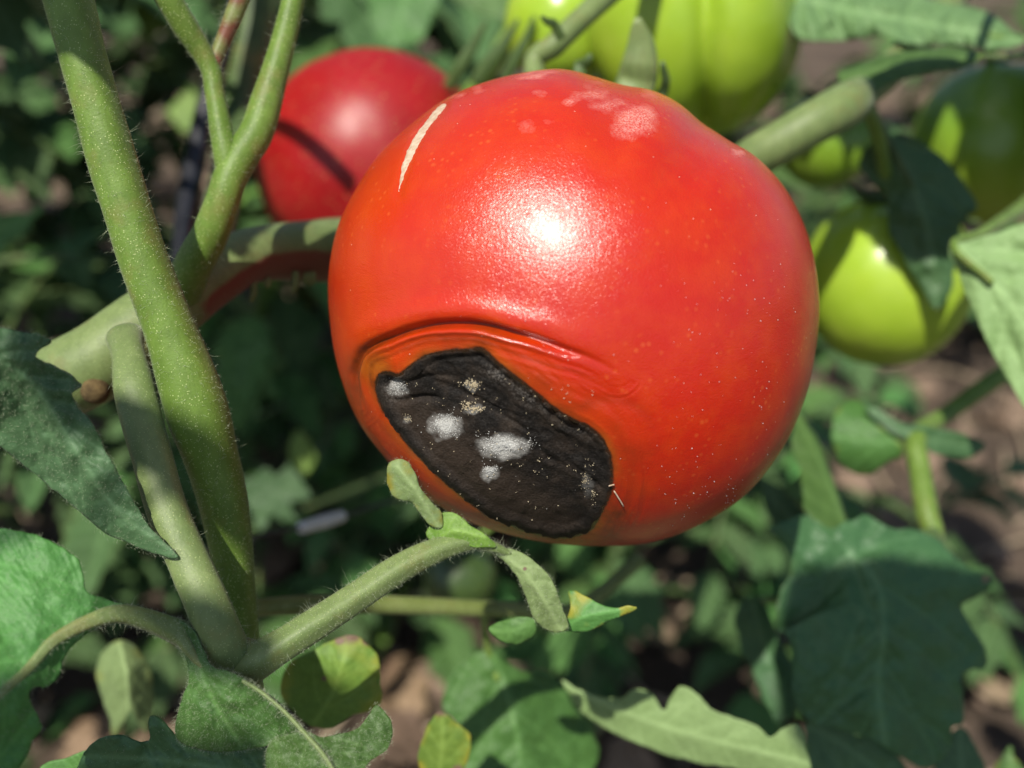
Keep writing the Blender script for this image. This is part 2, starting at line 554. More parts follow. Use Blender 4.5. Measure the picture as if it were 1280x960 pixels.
def grid_poly(poly, step):
    """quad grid clipped to a polygon, rim snapped to the outline"""
    lo = poly.min(0) - step; hi = poly.max(0) + step
    nx = int((hi[0] - lo[0]) / step) + 2; ny = int((hi[1] - lo[1]) / step) + 2
    gx, gy = np.meshgrid(lo[0] + np.arange(nx) * step, lo[1] + np.arange(ny) * step)
    pts = np.stack([gx.ravel(), gy.ravel()], 1)
    cx, cy = np.meshgrid(lo[0] + (np.arange(nx - 1) + .5) * step, lo[1] + (np.arange(ny - 1) + .5) * step)
    cin = inside(np.stack([cx.ravel(), cy.ravel()], 1), poly)
    i = (np.arange(ny - 1)[:, None] * nx + np.arange(nx - 1)[None, :]).ravel()[cin]
    F = np.stack([i, i + nx, i + nx + 1, i + 1], 1)          # counter-clockwise seen by the camera (y down)
    used = np.unique(F); remap = np.full(len(pts), -1); remap[used] = np.arange(len(used))
    F = remap[F]; pts = pts[used]
    n = len(pts)
    E = np.concatenate([F[:, [0, 1]], F[:, [1, 2]], F[:, [2, 3]], F[:, [3, 0]]])
    key = E[:, 0].astype(np.int64) * n + E[:, 1]; rev = E[:, 1].astype(np.int64) * n + E[:, 0]
    rim = np.unique(E[~np.isin(key, rev)])
    pts[rim] = closest_on(pts[rim], np.vstack([poly, poly[:1]]))
    return pts, F, rim


def traced_leaf(outline, mid, step=3.0, tilt=0.0, fold=0.0, curl=0.0, pucker=0.35, wav=0.5, jag=1.6, yel=0.0, brown=None,
                thick=0.0003, seed=0, veins=7, vang=50, hair=0):
    """leaf blade whose outline and midrib come as pixels; midrib rows (px,py,depth). tilt/fold/curl shape it in depth."""
    mid = crom(mid, 60)
    po = crom(np.asarray(outline, float), max(90, int(len(outline) * 9)), closed=True)
    q = np.c_[po / 9.0, np.full(len(po), seed * 3.1)]
    po = po + np.stack([vnoise(q, seed), vnoise(q, seed + 9)], 1) * jag
    q = np.c_[po / 26.0, np.full(len(po), seed * 1.7)]
    po = po + np.stack([vnoise(q, seed + 3), vnoise(q, seed + 12)], 1) * jag
    pts, F, rim = grid_poly(po, step)
    mdist, t, sd = seg_dist(pts, mid[:, :2])
    d0 = np.interp(t, np.linspace(0, 1, 60), mid[:, 2])
    mpp = d0.mean() / FPX                                     # metres per pixel here
    s = mdist * mpp
    size = max(np.ptp(po[:, 0]), np.ptp(po[:, 1]))
    # vein skeleton
    segs = [mid[:, :2]]
    ext = size
    for i in range(veins):
        u = 0.06 + 0.8 * (i + 0.3 + 0.45 * math.sin(seed * 2.1 + i * 5.3)) / veins
        u = min(max(u, 0.02), 0.95)
        k = int(u * 58); o = mid[k, :2]; tg = mid[min(k + 2, 59), :2] - mid[max(k - 2, 0), :2]
        tg = tg / (np.linalg.norm(tg) + 1e-9)
        for sg in (-1, 1):
            pl = [o]; an = math.radians(vang + 14 * math.sin(seed * 1.3 + i * 3.7 + sg * 2))
            for w in range(9):
                ca, sa = math.cos(an * sg), math.sin(an * sg)
                dr = np.array([ca * tg[0] - sa * tg[1], sa * tg[0] + ca * tg[1]])
                pl.append(pl[-1] + dr * ext * 0.05); an *= 0.93
            segs.append(np.array(pl))
    vein = np.zeros(len(pts)); tis = np.full(len(pts), 1e9)
    sw = max(2.2, size / 130)
    for i, g in enumerate(segs):
        dd = seg_dist(pts, g)[0]
        w = sw * (1.5 if i == 0 else 0.7)
        vein = np.maximum(vein, np.exp(-(dd / w) ** 2) * (1.0 if i == 0 else 0.55))
        tis = np.minimum(tis, dd)
    edge = seg_dist(pts, np.vstack([po, po[:1]]))[0]
    gap = size / (veins * 2.6)
    puff = 1 - np.exp(-(tis / (gap * 0.5)) ** 2)
    d = d0 + tilt * s * sd + fold * s + curl * s * s / (size * mpp)
    hgt = pucker * 0.0006 * puff * (size * mpp / 0.03)
    q3 = np.c_[pts / (size * 0.10), np.full(len(pts), seed)]
    hgt += pucker * 0.0011 * fbm(q3, seed, 4) * (size * mpp / 0.03)
    we = np.exp(-edge / (size * 0.07))
    hgt += wav * 0.0016 * we * vnoise(np.c_[pts / (size * 0.16), np.full(len(pts), seed + .5)], seed + 4) * (size * mpp / 0.03)
    d = d - hgt
    V = P(pts[:, 0], pts[:, 1], d)
    y = yel * np.clip(np.exp(-edge / (size * 0.10)) * (0.45 + 1.6 * fbm(q3 * 0.5, seed + 8, 3)) + 0.5 * fbm(q3 * 0.3, seed + 5, 3), 0, 1)
    br = np.zeros(len(pts))
    if brown:
        for (bx, by, brad) in brown:
            br = np.maximum(br, 1 - np.hypot(pts[:, 0] - bx, pts[:, 1] - by) / brad + 0.25 * fbm(q3 * 2.5, seed + 2))
    V2, FF, at, N = solidify(V, F, thick, {'vein': vein, 'yel': y, 'brown': np.clip(br, 0, 1)})
    return V2, FF, at, (V, N, F, rim)


def hair_mesh(pos, nrm, length, width, seed=0, lean=0.5):
    """short tapering hairs, three-sided spikes"""
    r = np.random.default_rng(seed)
    n = len(pos)
    L = length * r.uniform(0.45, 1.35, n)
    dr = nrm + r.normal(0, lean, (n, 3)); dr /= np.linalg.norm(dr, axis=1)[:, None]
    a = np.cross(dr, r.normal(0, 1, (n, 3))); a /= np.linalg.norm(a, axis=1)[:, None]
    b = np.cross(dr, a)
    w = width / 2
    bend = r.normal(0, 0.25, (n, 3)) * L[:, None]
    base = pos - dr * w
    v = []
    for k in range(3):
        an = k * 2.094
        v.append(base + (a * math.cos(an) + b * math.sin(an)) * w)
    mid_ = pos + dr * (L * .55)[:, None]
    for k in range(3):
        an = k * 2.094
        v.append(mid_ + (a * math.cos(an) + b * math.sin(an)) * w * .6)
    v.append(pos + dr * L[:, None] + bend)
    V = np.stack(v, 1).reshape(-1, 3)
    o = np.arange(n)[:, None] * 7
    q = np.concatenate([np.hstack([o + k, o + (k + 1) % 3, o + 3 + (k + 1) % 3, o + 3 + k]) for k in range(3)])
    tr = np.concatenate([np.hstack([o + 3 + k, o + 3 + (k + 1) % 3, o + 6]) for k in range(3)])
    return V, [q, tr]


def add_hairs(parent, V, N, count, length, width, seed, lean=0.5, mask=None):
    idx = np.arange(len(N)) if mask is None else np.nonzero(mask)[0]
    r = np.random.default_rng(seed)
    k = r.choice(idx, count)
    # jitter between neighbours
    pos = V[k] + np.cross(N[k], r.normal(0, 1, (count, 3))) * 0.0003 - N[k] * 0.00004
    hv, hf = hair_mesh(pos, N[k], length, width, seed, lean)
    o = obj('hairs', hv, hf, M['hair'], parent, smooth_sh=True)
    tag(o, kind='stuff')
    return o


def sphere_grid(nu, nv):
    """unit directions, pole along +z"""
    th = np.linspace(0, 2 * math.pi, nu, endpoint=False)
    ph = np.linspace(0, math.pi, nv + 2)[1:-1]
    D = np.stack([np.sin(ph)[:, None] * np.cos(th)[None], np.sin(ph)[:, None] * np.sin(th)[None],
                  np.repeat(np.cos(ph)[:, None], nu, 1)], -1).reshape(-1, 3)
    D = np.vstack([D, [0, 0, 1], [0, 0, -1]])
    i = np.arange(nv - 1)[:, None] * nu; j = np.arange(nu)[None]; j2 = (j + 1) % nu
    F = np.stack([i + j, i + nu + j, i + nu + j2, i + j2], -1).reshape(-1, 4)
    jj = np.arange(nu); kk = (jj + 1) % nu; t = nu * nv
    F3 = np.vstack([np.stack([jj, kk, np.full(nu, t)], 1), np.stack([(nv - 1) * nu + kk, (nv - 1) * nu + jj, np.full(nu, t + 1)], 1)])
    return D, [F, F3]


def frame(ax, hint=(0.2, 0.9, 0.3)):
    z = np.asarray(ax, float); z = z / np.linalg.norm(z)
    x = np.cross(hint, z); x /= np.linalg.norm(x)
    return np.stack([x, np.cross(z, x), z], 1)      # columns


def cam_dir(v):
    return v[0] * RIGHT + v[1] * UP - v[2] * FWD


# ------------------------------------------------------------------ ground
def make_ground():
    nx, ny = 260, 260
    u = np.linspace(-1, 1, nx); v = np.linspace(0, 1, ny)
    x = np.sign(u) * (np.abs(u) ** 3 * 150 + np.abs(u) * 1.6)
    y = -1.0 + v * 3.2 + v ** 6 * 200
    X, Y = np.meshgrid(x, y)
    p = np.stack([X.ravel(), Y.ravel(), np.zeros(X.size)], 1)
    near = np.exp(-(np.hypot(p[:, 0], p[:, 1] - 0.8) / 2.5) ** 2)
    p[:, 2] = near * (0.035 * fbm(p * 4, 3, 5) + 0.02 * np.abs(fbm(p * 22, 5, 4))) - 0.01
    i = (np.arange(ny - 1)[:, None] * nx + np.arange(nx - 1)[None]).ravel()
    F = np.stack([i, i + 1, i + nx + 1, i + nx], 1)
    o = obj('ground', p, F, M['soil'], org=(0, 0, 0))
    tag(o, 'dry crumbly brown garden soil under the plants', 'soil', kind='structure')
    return p


GROUND = make_ground()


def ground_z(x, y):
    q = np.array([[x, y, 0.0]])
    near = math.exp(-(math.hypot(x, y - 0.8) / 2.5) ** 2)
    return float(near * (0.035 * fbm(q * 4, 3, 5)[0] + 0.02 * abs(fbm(q * 22, 5, 4)[0])) - 0.01)


def px_on_ground(px, py):
    """where the ray of a pixel meets flat ground"""
    d = P(px, py, 1.0) - CPOS
    k = -CPOS[2] / d[2]
    return CPOS + d * k


# ------------------------------------------------------------------ main tomato
TC = P(717, 385, 0.185)
CAMROT = np.stack([RIGHT, UP, -FWD], 1)               # camera axes as columns
SIL = [(411, 340), (412, 395), (421, 450), (440, 510), (468, 556), (520, 612), (580, 650), (640, 670), (700, 681), (770, 683), (815, 678),
       (860, 663), (910, 636), (950, 600), (985, 550), (1010, 490), (1021, 430), (1024, 380), (1019, 330), (1005, 280), (980, 232), (945, 194),
       (915, 176), (880, 155), (850, 130), (815, 113), (775, 105), (735, 92), (700, 86), (660, 90), (610, 101), (565, 119), (520, 150),
       (478, 188), (445, 236), (422, 285)]
ROT = [(468, 480), (478, 466), (497, 470), (512, 458), (530, 446), (555, 440), (580, 438), (600, 437), (618, 452), (640, 470), (662, 486),
       (688, 508), (712, 524), (735, 534), (752, 550), (761, 568), (765, 590), (764, 612), (757, 632), (748, 650), (738, 664), (722, 671),
       (700, 674), (670, 669), (640, 660), (615, 650), (592, 635), (570, 617), (548, 598), (528, 578), (508, 556), (490, 532), (474, 505)]
GROOVE = np.array([(452, 512), (446, 485), (446, 462), (455, 440), (484, 423), (534, 408), (580, 405), (620, 411), (660, 423), (702, 437),
                   (738, 449), (772, 466)], float)


def make_tomato():
    import bmesh
    bm = bmesh.new(); bmesh.ops.create_icosphere(bm, subdivisions=8, radius=1.0)
    rc = Vector((-0.28, -0.40, 0.87)).normalized()
    ed_ = [e for e in bm.edges if min(e.verts[0].co @ rc, e.verts[1].co @ rc) > math.cos(0.78)]
    bmesh.ops.subdivide_edges(bm, edges=ed_, cuts=1, use_grid_fill=True)
    bmesh.ops.triangulate(bm, faces=bm.faces[:])
    bm.verts.index_update()
    D = np.array([v.co[:] for v in bm.verts]); F = np.array([[v.index for v in f.verts] for f in bm.faces], np.int32)
    bm.free()
    D /= np.linalg.norm(D, axis=1)[:, None]
    sil = crom(SIL, 240, closed=True)
    cx, cy = 717.0, 385.0
    tt = np.arctan2(-(sil[:, 1] - cy), sil[:, 0] - cx); rr = np.hypot(sil[:, 0] - cx, sil[:, 1] - cy)
    o = np.argsort(tt); tt, rr = tt[o], rr[o]
    tb = np.linspace(-math.pi, math.pi, 181)
    target = np.interp(tb, np.r_[tt - 2 * math.pi, tt, tt + 2 * math.pi], np.r_[rr, rr, rr])
    R0 = 0.044
    tab = target / target.mean()
    th = np.arctan2(D[:, 1], D[:, 0]); sn = np.hypot(D[:, 0], D[:, 1])
    calyx = np.array([0.16, 0.70, -0.69]); calyx /= np.linalg.norm(calyx)
    ca = np.arccos(np.clip(D @ calyx, -1, 1))
    for it in range(4):
        s = np.interp(th, tb, tab)
        w = smooth(0.25, 0.95, sn)
        r = R0 * ((1 - w) * 0.965 + w * s)
        r = r * (1 - 0.13 * np.exp(-(ca / 0.30) ** 2))
        V = TC + (D * r[:, None]) @ CAMROT.T
        x, y, d = proj(V)
        pt = np.arctan2(-(y - cy), x - cx); pr = np.hypot(x - cx, y - cy)
        b = np.clip(((pt + math.pi) / (2 * math.pi) * 180).round().astype(int), 0, 180)
        mx = np.zeros(181); np.maximum.at(mx, b, pr); mx[0] = mx[180] = max(mx[0], mx[180])
        corr = target / np.maximum(mx, 1)
        corr = np.convolve(np.r_[corr[-6:], corr, corr[:6]], np.ones(5) / 5, 'same')[6:-6]
        tab = tab * np.clip(corr, 0.9, 1.1)
    # surface relief
    view = (CPOS - V); view /= np.linalg.norm(view, axis=1)[:, None]
    Dw = D @ CAMROT.T
    front = smooth(-0.05, 0.12, (Dw * view).sum(1))
    pts = np.stack([x, y], 1)
    fr = front > 0
    sdf = np.full(len(pts), -400.0); gd = np.full(len(pts), 400.0); gs = np.ones(len(pts)); gp = np.zeros(len(pts))
    rp = crom(ROT, 200, closed=True)
    dd = seg_dist(pts[fr], np.vstack([rp, rp[:1]]))[0]
    sdf[fr] = np.where(inside(pts[fr], rp), dd, -dd)
    gl = crom(GROOVE, 100)
    a, b_, c_ = seg_dist(pts[fr], gl)
    gd[fr] = a; gp[fr] = b_; gs[fr] = c_
    sg = gd * gs                                     # positive on the rotten side
    wend = np.sin(np.clip(gp, 0, 1) * math.pi) ** 0.7 * (0.25 + 0.75 * smooth(1.0, 0.62, gp))
    wl = 0.45 + 0.55 * wend
    sg = sg + 3.2 * fbm(D * np.array([7, 7, 7]), 97, 3) * np.clip(np.abs(sg) / 10, 0.25, 1)
    dr = np.zeros(len(pts))
    dr -= 0.0021 * smooth(-26, 60, sdf) + 0.0009 * smooth(2, 11, sdf)
    dr -= 0.0016 * np.exp(-((sg + 1) / 4.6) ** 2) * wend
    dr += 0.00055 * np.exp(-((sg - 9) / 4.0) ** 2) * wend
    dr += 0.00005 * np.exp(-((sg - 19) / 3.0) ** 2) * wend
    dr += 0.00008 * fbm(np.c_[sg / 3.2, gp * 9, np.zeros(len(pts))], 77, 3) * np.exp(-((sg - 18) / 22) ** 2)
    dr += 0.0005 * np.exp(-((sg + 20) / 15) ** 2) * wend
    g2 = crom([(700, 520), (735, 505), (775, 500), (808, 520), (822, 556)], 50)
    a2 = np.full(len(pts), 400.0); b2 = np.zeros(len(pts)); a2[fr], b2[fr], _ = seg_dist(pts[fr], g2)
    dr -= 0.00012 * np.exp(-(a2 / 9) ** 2) * np.sin(b2 * math.pi)
    dr += 0.00016 * fbm(np.c_[sdf / 9, np.arctan2(y - 555, x - 615) * 3.0, np.zeros(len(pts))], 98, 3) * np.exp(-((sdf + 28) / 26) ** 2)
    dr *= front
    dr += 0.00022 * fbm(D * 2.4, 21, 2) + 0.00004 * fbm(D * 11, 22, 3)
    # crack
    cl = crom([(556, 130), (536, 152), (520, 176), (508, 204), (498, 243)], 60)
    ck = np.full(len(pts), 400.0); ck[fr] = seg_dist(pts[fr], cl)[0]
    dr -= 0.00022 * np.exp(-(ck / 6.5) ** 2) * front
    V = V + Dw * dr[:, None]
    # pigment
    red = np.array([0.47, 0.014, 0.002]); org_ = np.array([0.53, 0.042, 0.002]); pink = np.array([0.46, 0.012, 0.005]); yl = np.array([0.60, 0.22, 0.015])
    q = 0.5 + 0.5 * fbm(D * np.array([2.4, 1.4, 2.4]), 31, 4) * 1.6
    leftw = smooth(620, 420, x) * front
    halo = np.exp(-(np.clip(-sdf, 0, None) / 42) ** 2) * front * (0.35 + 0.65 * smooth(600, 480, y))
    pw = np.clip(smooth(720, 960, x) * 0.6 + 0.4 * fbm(D * 2.2, 33, 3), 0, 1)
    ow = np.clip(0.42 * q - 0.06 + 0.5 * leftw + 0.75 * halo + 0.16 * np.exp(-((y - 230) / 110) ** 2), 0, 1)
    col = red[None] * (1 - pw[:, None]) + pink[None] * pw[:, None]
    col = col * (1 - ow[:, None]) + org_[None] * ow[:, None]
    yw = np.exp(-(np.clip(-sdf, 0, None) / 9) ** 2) * front * np.clip(0.55 + 1.2 * fbm(D * 7, 35, 3), 0, 1) * 0.55
    yw += np.exp(-(np.hypot(x - 466, y - 458) / 16) ** 2) * 0.8 * front
    yw = np.clip(yw, 0, 1)
    col = col * (1 - yw[:, None]) + yl[None] * yw[:, None]
    # streaks running away from the rot, olive rim on its lower right
    stain_shade = 0.75 * np.exp(-(np.hypot((x - 762) / 22, (y - 650) / 22)) ** 2) + 0.95 * np.exp(-(np.clip(-sdf, 0, None) / 8) ** 2) * (0.6 + 0.6 * fbm(D * 14, 95, 3)) + (0.32 + 0.6 * fbm(D * 9, 91, 3)) * np.exp(-((sdf + 18) / 18) ** 2) + 0.45 * np.clip(np.sin(sg / 2.6 + 3 * fbm(D * 5, 96, 2)), 0, 1) * np.exp(-((sg - 16) / 16) ** 2) * smooth(0.0, 0.1, gp) * smooth(1.0, 0.8, gp) + 0.5 * np.clip(fbm(D * np.array([5, 9, 5]), 92, 3), 0, 1) * np.exp(-((sdf + 45) / 34) ** 2) * smooth(640, 760, x)
    stain_shade = stain_shade + 0.55 * np.exp(-((sg + 2) / 5) ** 2) * wend + 0.25 * np.exp(-((sg + 4) / 14) ** 2) * smooth(0.5, 0.05, gp)  # dark line along the groove: shadow of the overhang put into the colour
    stain_shade = stain_shade + 0.30 * np.exp(-(a2 / 7) ** 2) * np.sin(b2 * math.pi)
    stain_shade = stain_shade + 0.5 * np.exp(-((sg + 2) / 7) ** 2) * smooth(0.45, 0.1, gp) * smooth(0.0, 0.08, gp)
    stain_shade = np.clip(stain_shade * front, 0, 1)
    dead = np.exp(-(np.clip(-sdf, 0, None) / (3.2 + 2.6 * fbm(D * 26, 99, 2))) ** 2) * front
    res = np.zeros(len(pts))
    wx_ = 16 * fbm(D * 9, 81, 3); wy_ = 12 * fbm(D * 9, 82, 3)
    for (bx, by, rx, ry, am) in ((793, 152, 34, 26, 1.0), (760, 132, 30, 14, 0.7), (735, 118, 30, 12, 0.8), (715, 126, 16, 10, 0.8), (745, 105, 26, 10, 0.6),
                                 (672, 94, 30, 6, 0.9), (672, 116, 18, 8, 0.7), (665, 158, 22, 18, 0.55), (570, 118, 14, 8, 0.6), (596, 112, 16, 8, 0.6),
                                 (930, 188, 9, 6, 1.1), (815, 118, 26, 8, 0.6), (690, 150, 20, 9, 0.45), (830, 330, 16, 70, 0.42), (700, 470, 12, 8, 0.3)):
        res = np.maximum(res, am * np.exp(-(((x + wx_ - bx) / rx) ** 2 + ((y + wy_ - by) / ry) ** 2)) * front)
    t = thing('tomato', 'large ripe red tomato with a sunken black rotten patch and a pale crack', 'tomato', TC - UP * 0.044)
    body = obj('body', V, F, M['skin'], t, attrs={'pig': col, 'stain_shade': stain_shade, 'residue': res, 'dead': dead, 'wet': np.exp(-((sg - 10) / 16) ** 2) * front * smooth(0.02, 0.2, gp)})
    bvh = BVHTree.FromPolygons([tuple(v) for v in V], F.tolist())

    def hit(pts2):
        out = np.zeros((len(pts2), 3)); nr = np.zeros((len(pts2), 3))
        dirs = P(pts2[:, 0], pts2[:, 1], np.ones(len(pts2))) - CPOS
        for i in range(len(pts2)):
            loc, no, _, _ = bvh.ray_cast(Vector(CPOS), Vector(dirs[i]).normalized())
            if loc is None:
                loc, no, _, _ = bvh.find_nearest(Vector(CPOS + dirs[i] * 0.18))
            out[i] = loc; nr[i] = no
        return out, nr

    # rotten patch, ragged rim tucked just under the skin
    rp2 = crom(ROT, 330, closed=True)
    qn = np.c_[rp2 / 6.0, np.zeros(len(rp2))]
    rp2 = rp2 + np.stack([fbm(qn, 3, 3), fbm(qn, 8, 3)], 1) * 4.2 + np.stack([vnoise(qn * 3, 5), vnoise(qn * 3, 6)], 1) * 1.0
    g, gf, rim = grid_poly(rp2, 1.5)
    H, NN = hit(g)
    ed = seg_dist(g, np.vstack([rp2, rp2[:1]]))[0]
    ex = (g - [615, 555]) @ np.array([0.80, 0.60]); ey = (g - [615, 555]) @ np.array([-0.60, 0.80])    # along / across the patch
    hh = -0.00010 + 0.00018 * smooth(0, 2.5, ed) + 0.00040 * smooth(3, 12, ed)
    upper = smooth(18, -45, ey)                                                       # wrinkled upper band
    hh += upper * 0.00040 * fbm(np.c_[ex / 34, ey / 8, np.zeros(len(g))], 41, 4) * smooth(0, 12, ed)
    hh += 0.00028 * fbm(np.c_[g / 14, np.ones(len(g))], 43, 4) * smooth(0, 12, ed)
    for cr, dep, wd in ((((482, 496), (505, 500), (530, 494), (560, 497)), 0.0006, 3.2), (((520, 470), (560, 480), (610, 505), (660, 535), (706, 541)), 0.00045, 4.0),
                        (((600, 500), (630, 512), (655, 520)), 0.0003, 3.0), (((500, 480), (540, 468), (580, 470)), 0.00030, 3.0)):
        dc, pc, _ = seg_dist(g, crom(cr, 30))
        hh -= dep * np.exp(-(dc / wd) ** 2) * np.sin(np.clip(pc, 0.02, 0.98) * math.pi)
    dc, pc, _ = seg_dist(g, crom([(615, 462), (650, 484), (690, 512), (720, 530), (745, 548)], 40))
    hh += 0.0002 * np.exp(-(dc / 5) ** 2)
    dust = np.exp(-(dc / 9) ** 2) * np.clip(0.5 + 1.3 * fbm(np.c_[g / 11, np.zeros(len(g))], 61, 3), 0, 1) * 0.8 + 0.10
    dust = np.maximum(dust, np.exp(-(np.hypot(g[:, 0] - 497, g[:, 1] - 483) / 16) ** 2))
    brown = np.clip(smooth(-20, 35, ey + 8 * fbm(np.c_[g / 30, np.zeros(len(g))], 47, 3)) * smooth(4, 30, ed) * 1.0, 0, 1)
    hh = np.where(ed > 3, np.maximum(hh, 0.00006), hh)
    RV = H + NN * hh[:, None]
    mo = np.zeros(len(g))
    for (bx, by, rx, ry, am) in ((558, 531, 22, 15, 1.0), (630, 556, 32, 15, 1.05), (613, 588, 13, 9, 0.95), (498, 484, 17, 13, 0.6), (592, 481, 10, 8, 0.5), (590, 511, 13, 6, 0.6), (510, 524, 9, 6, 0.4), (735, 604, 12, 22, 0.38)):
        wb = 7.0 * np.stack([fbm(np.c_[g / 9, np.full(len(g), bx)], 71, 3), fbm(np.c_[g / 9, np.full(len(g), by)], 72, 3)], 1)
        mo = np.maximum(mo, am * np.exp(-(((g[:, 0] + wb[:, 0] - bx) / rx) ** 2 + ((g[:, 1] + wb[:, 1] - by) / ry) ** 2) ** 1.3))
    rot = obj('rotten_patch', RV, gf, M['rot'], t, attrs={'brown': brown, 'dust': dust, 'mould': mo, 'rim': np.exp(-(ed / 2.6) ** 2)})
    tag(rot, 'sunken leathery black rot on the blossom end')
    rbvh = BVHTree.FromPolygons([tuple(v) for v in RV], gf.tolist())

    def hit_rot(p2):
        dr_ = Vector(P(p2[0], p2[1], 1.0) - CPOS).normalized()
        loc, no, _, _ = rbvh.ray_cast(Vector(CPOS), dr_)
        if loc is None:
            loc, no, _, _ = bvh.ray_cast(Vector(CPOS), dr_)
        if no.dot(dr_) > 0: no = -no
        return np.array(loc), np.array(no)

    # mould: downy tufts of tiny grains, densest in the middle
    r = np.random.default_rng(5)
    tet = np.array([(1, 1, 1), (1, -1, -1), (-1, 1, -1), (-1, -1, 1), (0, 0, 1.3), (0.8, 0, -0.9)], float)
    tf = np.array([(0, 1, 4), (0, 4, 2), (2, 4, 3), (3, 4, 1), (0, 2, 5), (0, 5, 1), (2, 3, 5), (3, 1, 5)])

    def grains(name, spots, mat, size):
        vs = []; fs = []
        for (bx, by, rx, ry, n) in spots:
            for i in range(n):
                a = r.uniform(0, 6.283); m = abs(r.normal(0, 0.52))
                m = min(m, 1.6) * (1 + 0.25 * math.sin(a * 3 + bx))
                try:
                    lo, no = hit_rot((bx + rx * m * math.cos(a), by + ry * m * math.sin(a)))
                except Exception:
                    continue
                s = size * r.uniform(0.35, 1.15)
                e = r.normal(0, 1, (3, 3)); qq, _ = np.linalg.qr(e)
                vs.append(lo + no * s * r.uniform(-0.1, 0.8) + (tet * s) @ qq); fs.append(tf + 6 * len(fs))
        oo = obj(name, np.vstack(vs), np.vstack(fs), mat, rot if name != 'dust_grains' else t, smooth_sh=True)
        return oo
    for sp in ((558, 531, 18, 13, 900), (630, 556, 28, 12, 1500), (613, 588, 10, 7, 330)):
        grains('mould_spot', [sp], M['mould'], 0.00007)
    grains('mould_spot', [(498, 484, 13, 10, 200)], M['mould'], 0.00006)
    grains('mould_spot', [(592, 481, 9, 8, 130), (584, 478, 12, 6, 50)], M['mould_tan'], 0.00010)
    grains('mould_spot', [(594, 511, 13, 4, 130), (585, 504, 16, 9, 40)], M['mould_tan'], 0.00010)
    grains('mould_spot', [(510, 524, 9, 6, 60)], M['mould_tan'], 0.00006)
    grains('mould_spot', [(732, 600, 10, 20, 60), (742, 618, 5, 14, 30)], M['mould_tan'], 0.00007)
    sp = [(r.uniform(500, 750), r.uniform(470, 655), 3, 3, 2) for _ in range(90)]
    sp += [(673, 576, 4, 4, 6), (686, 572, 3, 3, 4), (670, 590, 6, 4, 6)]
    d1 = grains('dust_grains', sp, M['mould_tan'], 0.00008); tag(d1, kind='stuff')
    sp = [(r.uniform(840, 1000), r.uniform(330, 660), 3, 3, 1) for _ in range(110)] + [(r.uniform(560, 960), r.uniform(250, 640), 3, 3, 1) for _ in range(40)]
    sp += [(r.uniform(830, 920), r.uniform(590, 670), 4, 4, 2) for _ in range(30)]
    d2 = grains('dust_grains', sp, M['mould'], 0.00006); tag(d2, kind='stuff')
    # bristle scraps beside the patch
    for rows in (((768, 612), (774, 622), (779, 631)), ((762, 606), (768, 604))):
        pp = []
        for k_, (a_, b_) in enumerate(rows):
            lo, no = hit_rot((a_, b_)); pp.append(np.r_[lo + no * 0.0003, 0.00012])
        v, f, _, at = tube_mesh(pp, seg=6, n=8)
        obj('dry_scrap', v, f, M['scar'], t, attrs=at)
    # crack scar
    cpl = crom([(557, 129), (546, 134), (530, 154), (513, 179), (502, 208), (497.5, 243), (505, 222), (516, 197), (532, 167), (547, 147), (557, 134)], 120, closed=True)
    g, gf, rim = grid_poly(cpl, 1.0)
    H, NN = hit(g)
    ed = seg_dist(g, np.vstack([cpl, cpl[:1]]))[0]
    hh = -0.00004 + 0.00018 * smooth(0, 3, ed) + 0.00009 * fbm(np.c_[g / 4, np.zeros(len(g))], 51, 3)
    sc = obj('crack', H + NN * hh[:, None], gf, M['scar'], t)
    tag(sc, 'pale healed crack in the skin')
    return t, calyx


TOM, CAL = make_tomato()


def ribbon(rows, thick=0.4, seed=0, cup=0.25):
    """flattened tapering strip for sepals: rows (px,py,depth,width_px)"""
    p = np.asarray(rows, float)
    c = crom(p, 26)
    X = P(c[:, 0], c[:, 1], c[:, 2]); w = c[:, 3] / 2 * c[:, 2] / FPX
    T = np.gradient(X, axis=0); T /= np.linalg.norm(T, axis=1)[:, None]
    vd = X - CPOS; vd /= np.linalg.norm(vd, axis=1)[:, None]
    S = np.cross(T, vd); S /= np.linalg.norm(S, axis=1)[:, None]
    Nn = np.cross(S, T)
    u = np.linspace(-1, 1, 9)
    V = X[:, None] + S[:, None] * (u[None, :, None] * w[:, None, None]) + Nn[:, None] * (cup * (u ** 2)[None, :, None] * w[:, None, None])
    n, m = 26, 9
    V = V.reshape(-1, 3)
    i = (np.arange(n - 1)[:, None] * m + np.arange(m - 1)[None]).ravel()
    F = np.stack([i, i + 1, i + m + 1, i + m], 1)
    vein = np.tile(np.exp(-(u / 0.15) ** 2), n)
    z = np.zeros(len(V))
    V2, FF, at, _ = solidify(V, F, 0.0006, {'vein': vein, 'yel': z, 'brown': z})
    return V2, FF, at


def sepal(parent, rows, mat='stem_sage'):
    v, f, at = ribbon(rows)
    at['red'] = np.zeros(len(v))
    return obj('sepal', v, f, M[mat], parent, attrs=at)


